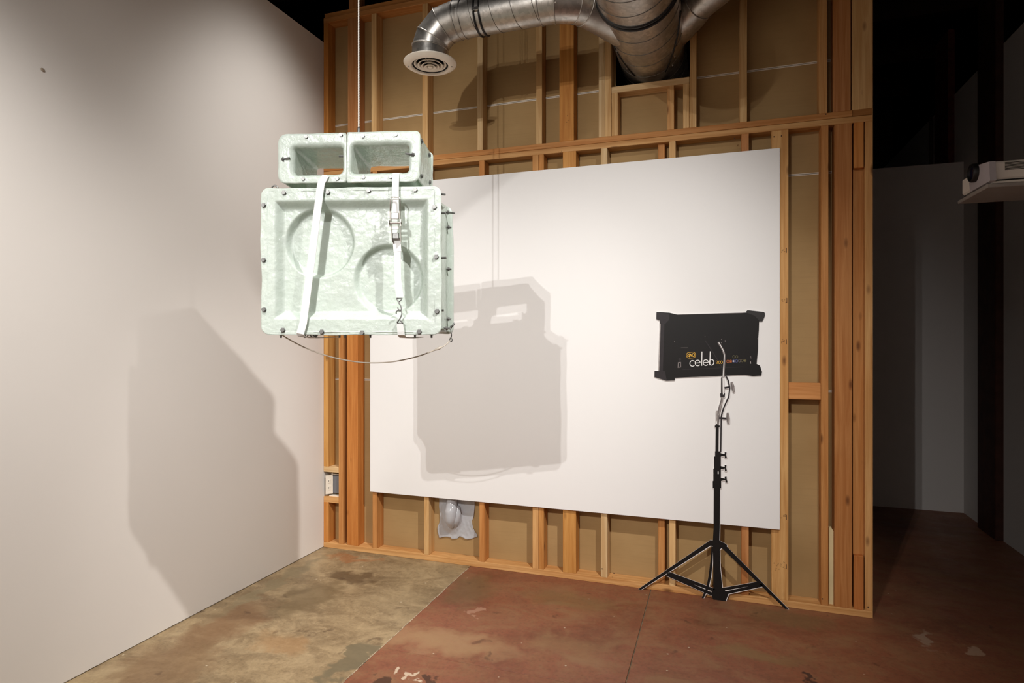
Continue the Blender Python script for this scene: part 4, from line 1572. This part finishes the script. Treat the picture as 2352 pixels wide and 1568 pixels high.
# plate turned towards the corner of the room
A = Vector((onY(748.5, 1110, 0.0).x, -0.004, 0))
Bv = Vector((onY(763.5, 1110, 0.03).x, 0.034, 0))
tdir = (Bv - A).normalized()
nrm = Vector((tdir.y, -tdir.x, 0))
PZ0, PZ1 = onY(756, 1134, 0.01).z, onY(756, 1091, 0.01).z


def slab_on(a, b, z0, z1, d0, d1):
    p = [a + nrm * d0, b + nrm * d0, b + nrm * d1, a + nrm * d1]
    return MB().prism([(q.x, q.y, z0) for q in p], [(q.x, q.y, z1) for q in p])


slab_on(A, Bv, PZ0, PZ1, 0.0, 0.006).build('cover_plate', M['diffuser'], ob)
for k in (0.32, 0.68):
    zc = PZ0 + (PZ1 - PZ0) * k
    c0 = A + (Bv - A) * 0.3
    c1v = A + (Bv - A) * 0.7
    f_ = slab_on(c0, c1v, zc - 0.013, zc + 0.013, 0.006, 0.0085).build('socket_face', M['diffuser'], ob)
    for t in (0.4, 0.58):
        m0 = A + (Bv - A) * t
        m1 = A + (Bv - A) * (t + 0.05)
        slab_on(m0, m1, zc - 0.004, zc + 0.007, 0.0085, 0.0092).build('slot', M['dark_inside'], ob)
gr = plain('box_grey', lin(112, 112, 116), 0.6)
bx = MB().box(Bv.x - 0.004, x777 - 0.001, 0.032, 0.080, PZ0 + 0.004, PZ1 - 0.004, 0.002)
bx.build('box_body', gr, ob)
cl = MB()
cl.box(Bv.x - 0.02, x777 - 0.002, 0.02, 0.06, zC, zC + 0.008)
cl.tube([(Bv.x, 0.03, PZ1 - 0.01), (Bv.x, 0.03, zA0)], 0.003, 6)
cl.tube([(Bv.x - 0.012, 0.03, PZ1 + 0.006), (x777 - 0.004, 0.03, PZ1 + 0.006)], 0.002, 6)
cl.build('mounting_clip', M['diffuser'], ob)

# ------------------------------------------------------------------ milky resin casting stuck on the drywall
rb = empty('resin_casting', (onY(1052, 1235, DEP).x, DEP, onY(1052, 1235, DEP).z))
tag(rb, 'milky translucent resin lump with a torn skirt, stuck to the drywall under the white board', 'casting')
YD = DEP - 0.001


def rs_px(x, y):        # crop [700,1020] at 3.92
    return (700 + x / 3.92, 1020 + y / 3.92)


outl = [(1215, 430), (1540, 430), (1535, 560), (1525, 650), (1508, 690), (1520, 755), (1555, 810), (1560, 830), (1535, 836), (1500, 850), (1460, 852), (1430, 835), (1400, 822), (1380, 845), (1345, 848), (1325, 850), (1320, 836), (1260, 826), (1215, 842), (1200, 790), (1200, 740), (1218, 700), (1222, 640), (1215, 560)]
# radial mesh from the middle of the lump so that the skirt can be folded
ctr = (1350, 640)
import itertools
def seg_pt(t):
    n = len(outl)
    L = []
    tot = 0
    for i in range(n):
        a, b = outl[i], outl[(i + 1) % n]
        L.append(tot)
        tot += math.hypot(b[0] - a[0], b[1] - a[1])
    s = t * tot
    for i in range(n):
        e = L[i + 1] if i < n - 1 else tot
        if s <= e + 1e-9:
            a, b = outl[i], outl[(i + 1) % n]
            k = (s - L[i]) / max(1e-9, e - L[i])
            return (a[0] + (b[0] - a[0]) * k, a[1] + (b[1] - a[1]) * k)
    return outl[0]


NA, NRr = 160, 30
mb = MB()
vs, fs = [], []
for j in range(NRr + 1):
    r = j / NRr
    for i in range(NA):
        ox, oy = seg_pt(i / NA)
        x = ctr[0] + (ox - ctr[0]) * r
        y = ctr[1] + (oy - ctr[1]) * r
        p = onY(*rs_px(x, y), YD)
        fold = 0.007 * max(0.0, noise.noise(Vector((x * 0.018, y * 0.006, 2.0)))) + 0.004 * max(0, noise.noise(Vector((x * 0.05, y * 0.03, 5.0))))
        lip = 0.006 * smooth(0.82, 1.0, r) * (0.5 + noise.noise(Vector((i * 0.13, 0, 0))))
        # bulge skirt round the lump
        d = math.hypot((x - 1330) / 75, (y - 640) / 120)
        bul = 0.022 * (1 - smooth(0.7, 1.5, d))
        vs.append((p.x, YD - 0.003 - fold - max(0, lip) - bul, p.z))
for j in range(NRr):
    for i in range(NA):
        fs.append((j * NA + i, j * NA + (i + 1) % NA, (j + 1) * NA + (i + 1) % NA, (j + 1) * NA + i))
mb.add(vs, fs)
sk = mb.build('skirt', M['resin'], rb, smooth=True, fix=False)
solid(sk, 0.003, 1)
# the knuckled lump: a bent limb coming out of the wall from behind the board
def lump(path, radii, nm):
    P = []
    for (x, y, d) in path:
        P.append(onY(*rs_px(x, y), YD - d))
    fine_p, fine_r = [], []
    for i in range(len(P) - 1):
        p0, p1, p2, p3 = P[max(0, i - 1)], P[i], P[i + 1], P[min(len(P) - 1, i + 2)]
        for k in range(8):
            t = k / 8
            fine_p.append(0.5 * ((2 * p1) + (p2 - p0) * t + (2 * p0 - 5 * p1 + 4 * p2 - p3) * t * t + (3 * p1 - p0 - 3 * p2 + p3) * t ** 3))
            fine_r.append(radii[i] + (radii[i + 1] - radii[i]) * t)
    fine_p.append(P[-1])
    fine_r.append(radii[-1])
    m_ = MB().tube(fine_p, fine_r, 20)
    m_.v = [tuple(Vector(q) + Vector((1, 1, 1)) * 0.0035 * noise.noise(Vector(q) * 28)) for q in m_.v]
    return m_.build(nm, M['resin'], rb, smooth=True)


lump([(1325, 470, 0.035), (1322, 540, 0.045), (1318, 600, 0.062), (1312, 655, 0.066), (1312, 700, 0.050), (1318, 735, 0.030), (1320, 752, 0.02)], [0.034, 0.038, 0.043, 0.040, 0.034, 0.022, 0.008], 'lump')
lump([(1368, 560, 0.03), (1372, 630, 0.045), (1366, 680, 0.045), (1360, 720, 0.03), (1356, 745, 0.015)], [0.018, 0.026, 0.025, 0.018, 0.006], 'knuckle')

# ------------------------------------------------------------------ projector on its shelf
pj = empty('projector', (4.02, -0.24, 2.20))
tag(pj, 'off-white projector with a dark lens at the right edge of the picture', 'projector')
PW = plain('projector_shell', lin(238, 230, 220), 0.45)
PG = plain('projector_front', lin(178, 172, 176), 0.5)
YN = -0.42                       # near face
XL = onY(2272, 400, YN).x
zt, zb = onY(2275, 371, YN).z, onY(2275, 413, YN).z
YF = YN + 0.33
def bev(x0, x1, y0, y1, z0, z1, b):
    return MB().box(x0, x1, y0, y1, z0, z1, b)
bev(XL, XL + 0.42, YN, YF, zb, zt, 0.008).build('shell', PW, pj)
bz = [onX(u, v, XL - 0.012) for (u, v) in ((2272, 371), (2274, 415), (2228, 441), (2226, 420), (2230, 384))]
MB().prism([(q.x, q.y, q.z) for q in bz], [(q.x + 0.024, q.y, q.z) for q in bz]).build('front_bezel', PG, pj)
Lc = onX(2241, 397, XL - 0.012)
lens = MB().lathe([(0.044, 0.0), (0.044, 0.016), (0.040, 0.022), (0.036, 0.022), (0.034, 0.010)], Lc, (-1, 0, 0), 28).build('lens_barrel', M['black_rubber'], pj, smooth=True, autosmooth=40)
MB().lathe([(0.034, 0.010), (0.026, 0.016), (0.014, 0.019), (0.004, 0.020)], Lc, (-1, 0, 0), 24).build('lens_glass', NT('lens_glass').set(0.03, 0, 0.9).m, lens, smooth=True)
bpy.data.materials['lens_glass'].node_tree.nodes['Principled BSDF'].inputs['Base Color'].default_value = (0.01, 0.01, 0.03, 1)
va = onY(2308, 391, YN)
vb = onY(2352, 369, YN)
for k in range(7):
    zz = va.z + (vb.z - va.z) * (k + 0.5) / 7
    MB().box(va.x, va.x + 0.16, YN - 0.0012, YN + 0.002, zz - 0.0015, zz + 0.0015).build('vent_slot', M['dark_inside'], pj)
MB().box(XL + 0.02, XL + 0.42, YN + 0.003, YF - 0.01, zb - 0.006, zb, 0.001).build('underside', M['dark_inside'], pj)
bev(XL + 0.01, XL + 0.42, YN - 0.002, YN + 0.05, zb - 0.018, zb - 0.007, 0.002).build('foot_rail', PW, pj)

sh = empty('projector_shelf', (4.3, -0.25, 2.1))
tag(sh, 'grey painted shelf bracket carrying the projector at the right edge', 'shelf')
SG = plain('shelf_paint', lin(150, 142, 136), 0.6)
zs = zb - 0.0185
MB().box(XL - 0.012, 4.75, YN - 0.01, YF + 0.02, zs - 0.018, zs, 0.003).build('shelf_board', SG, sh)
MB().prism([(XL + 0.30, YN + 0.02, zs - 0.018), (4.75, YN + 0.02, zs - 0.018), (4.75, YN + 0.02, zs - 0.06), (XL + 0.34, YN + 0.02, zs - 0.055)],
           [(XL + 0.30, YF - 0.02, zs - 0.018), (4.75, YF - 0.02, zs - 0.018), (4.75, YF - 0.02, zs - 0.06), (XL + 0.34, YF - 0.02, zs - 0.055)]).build('support_beam', SG, sh)
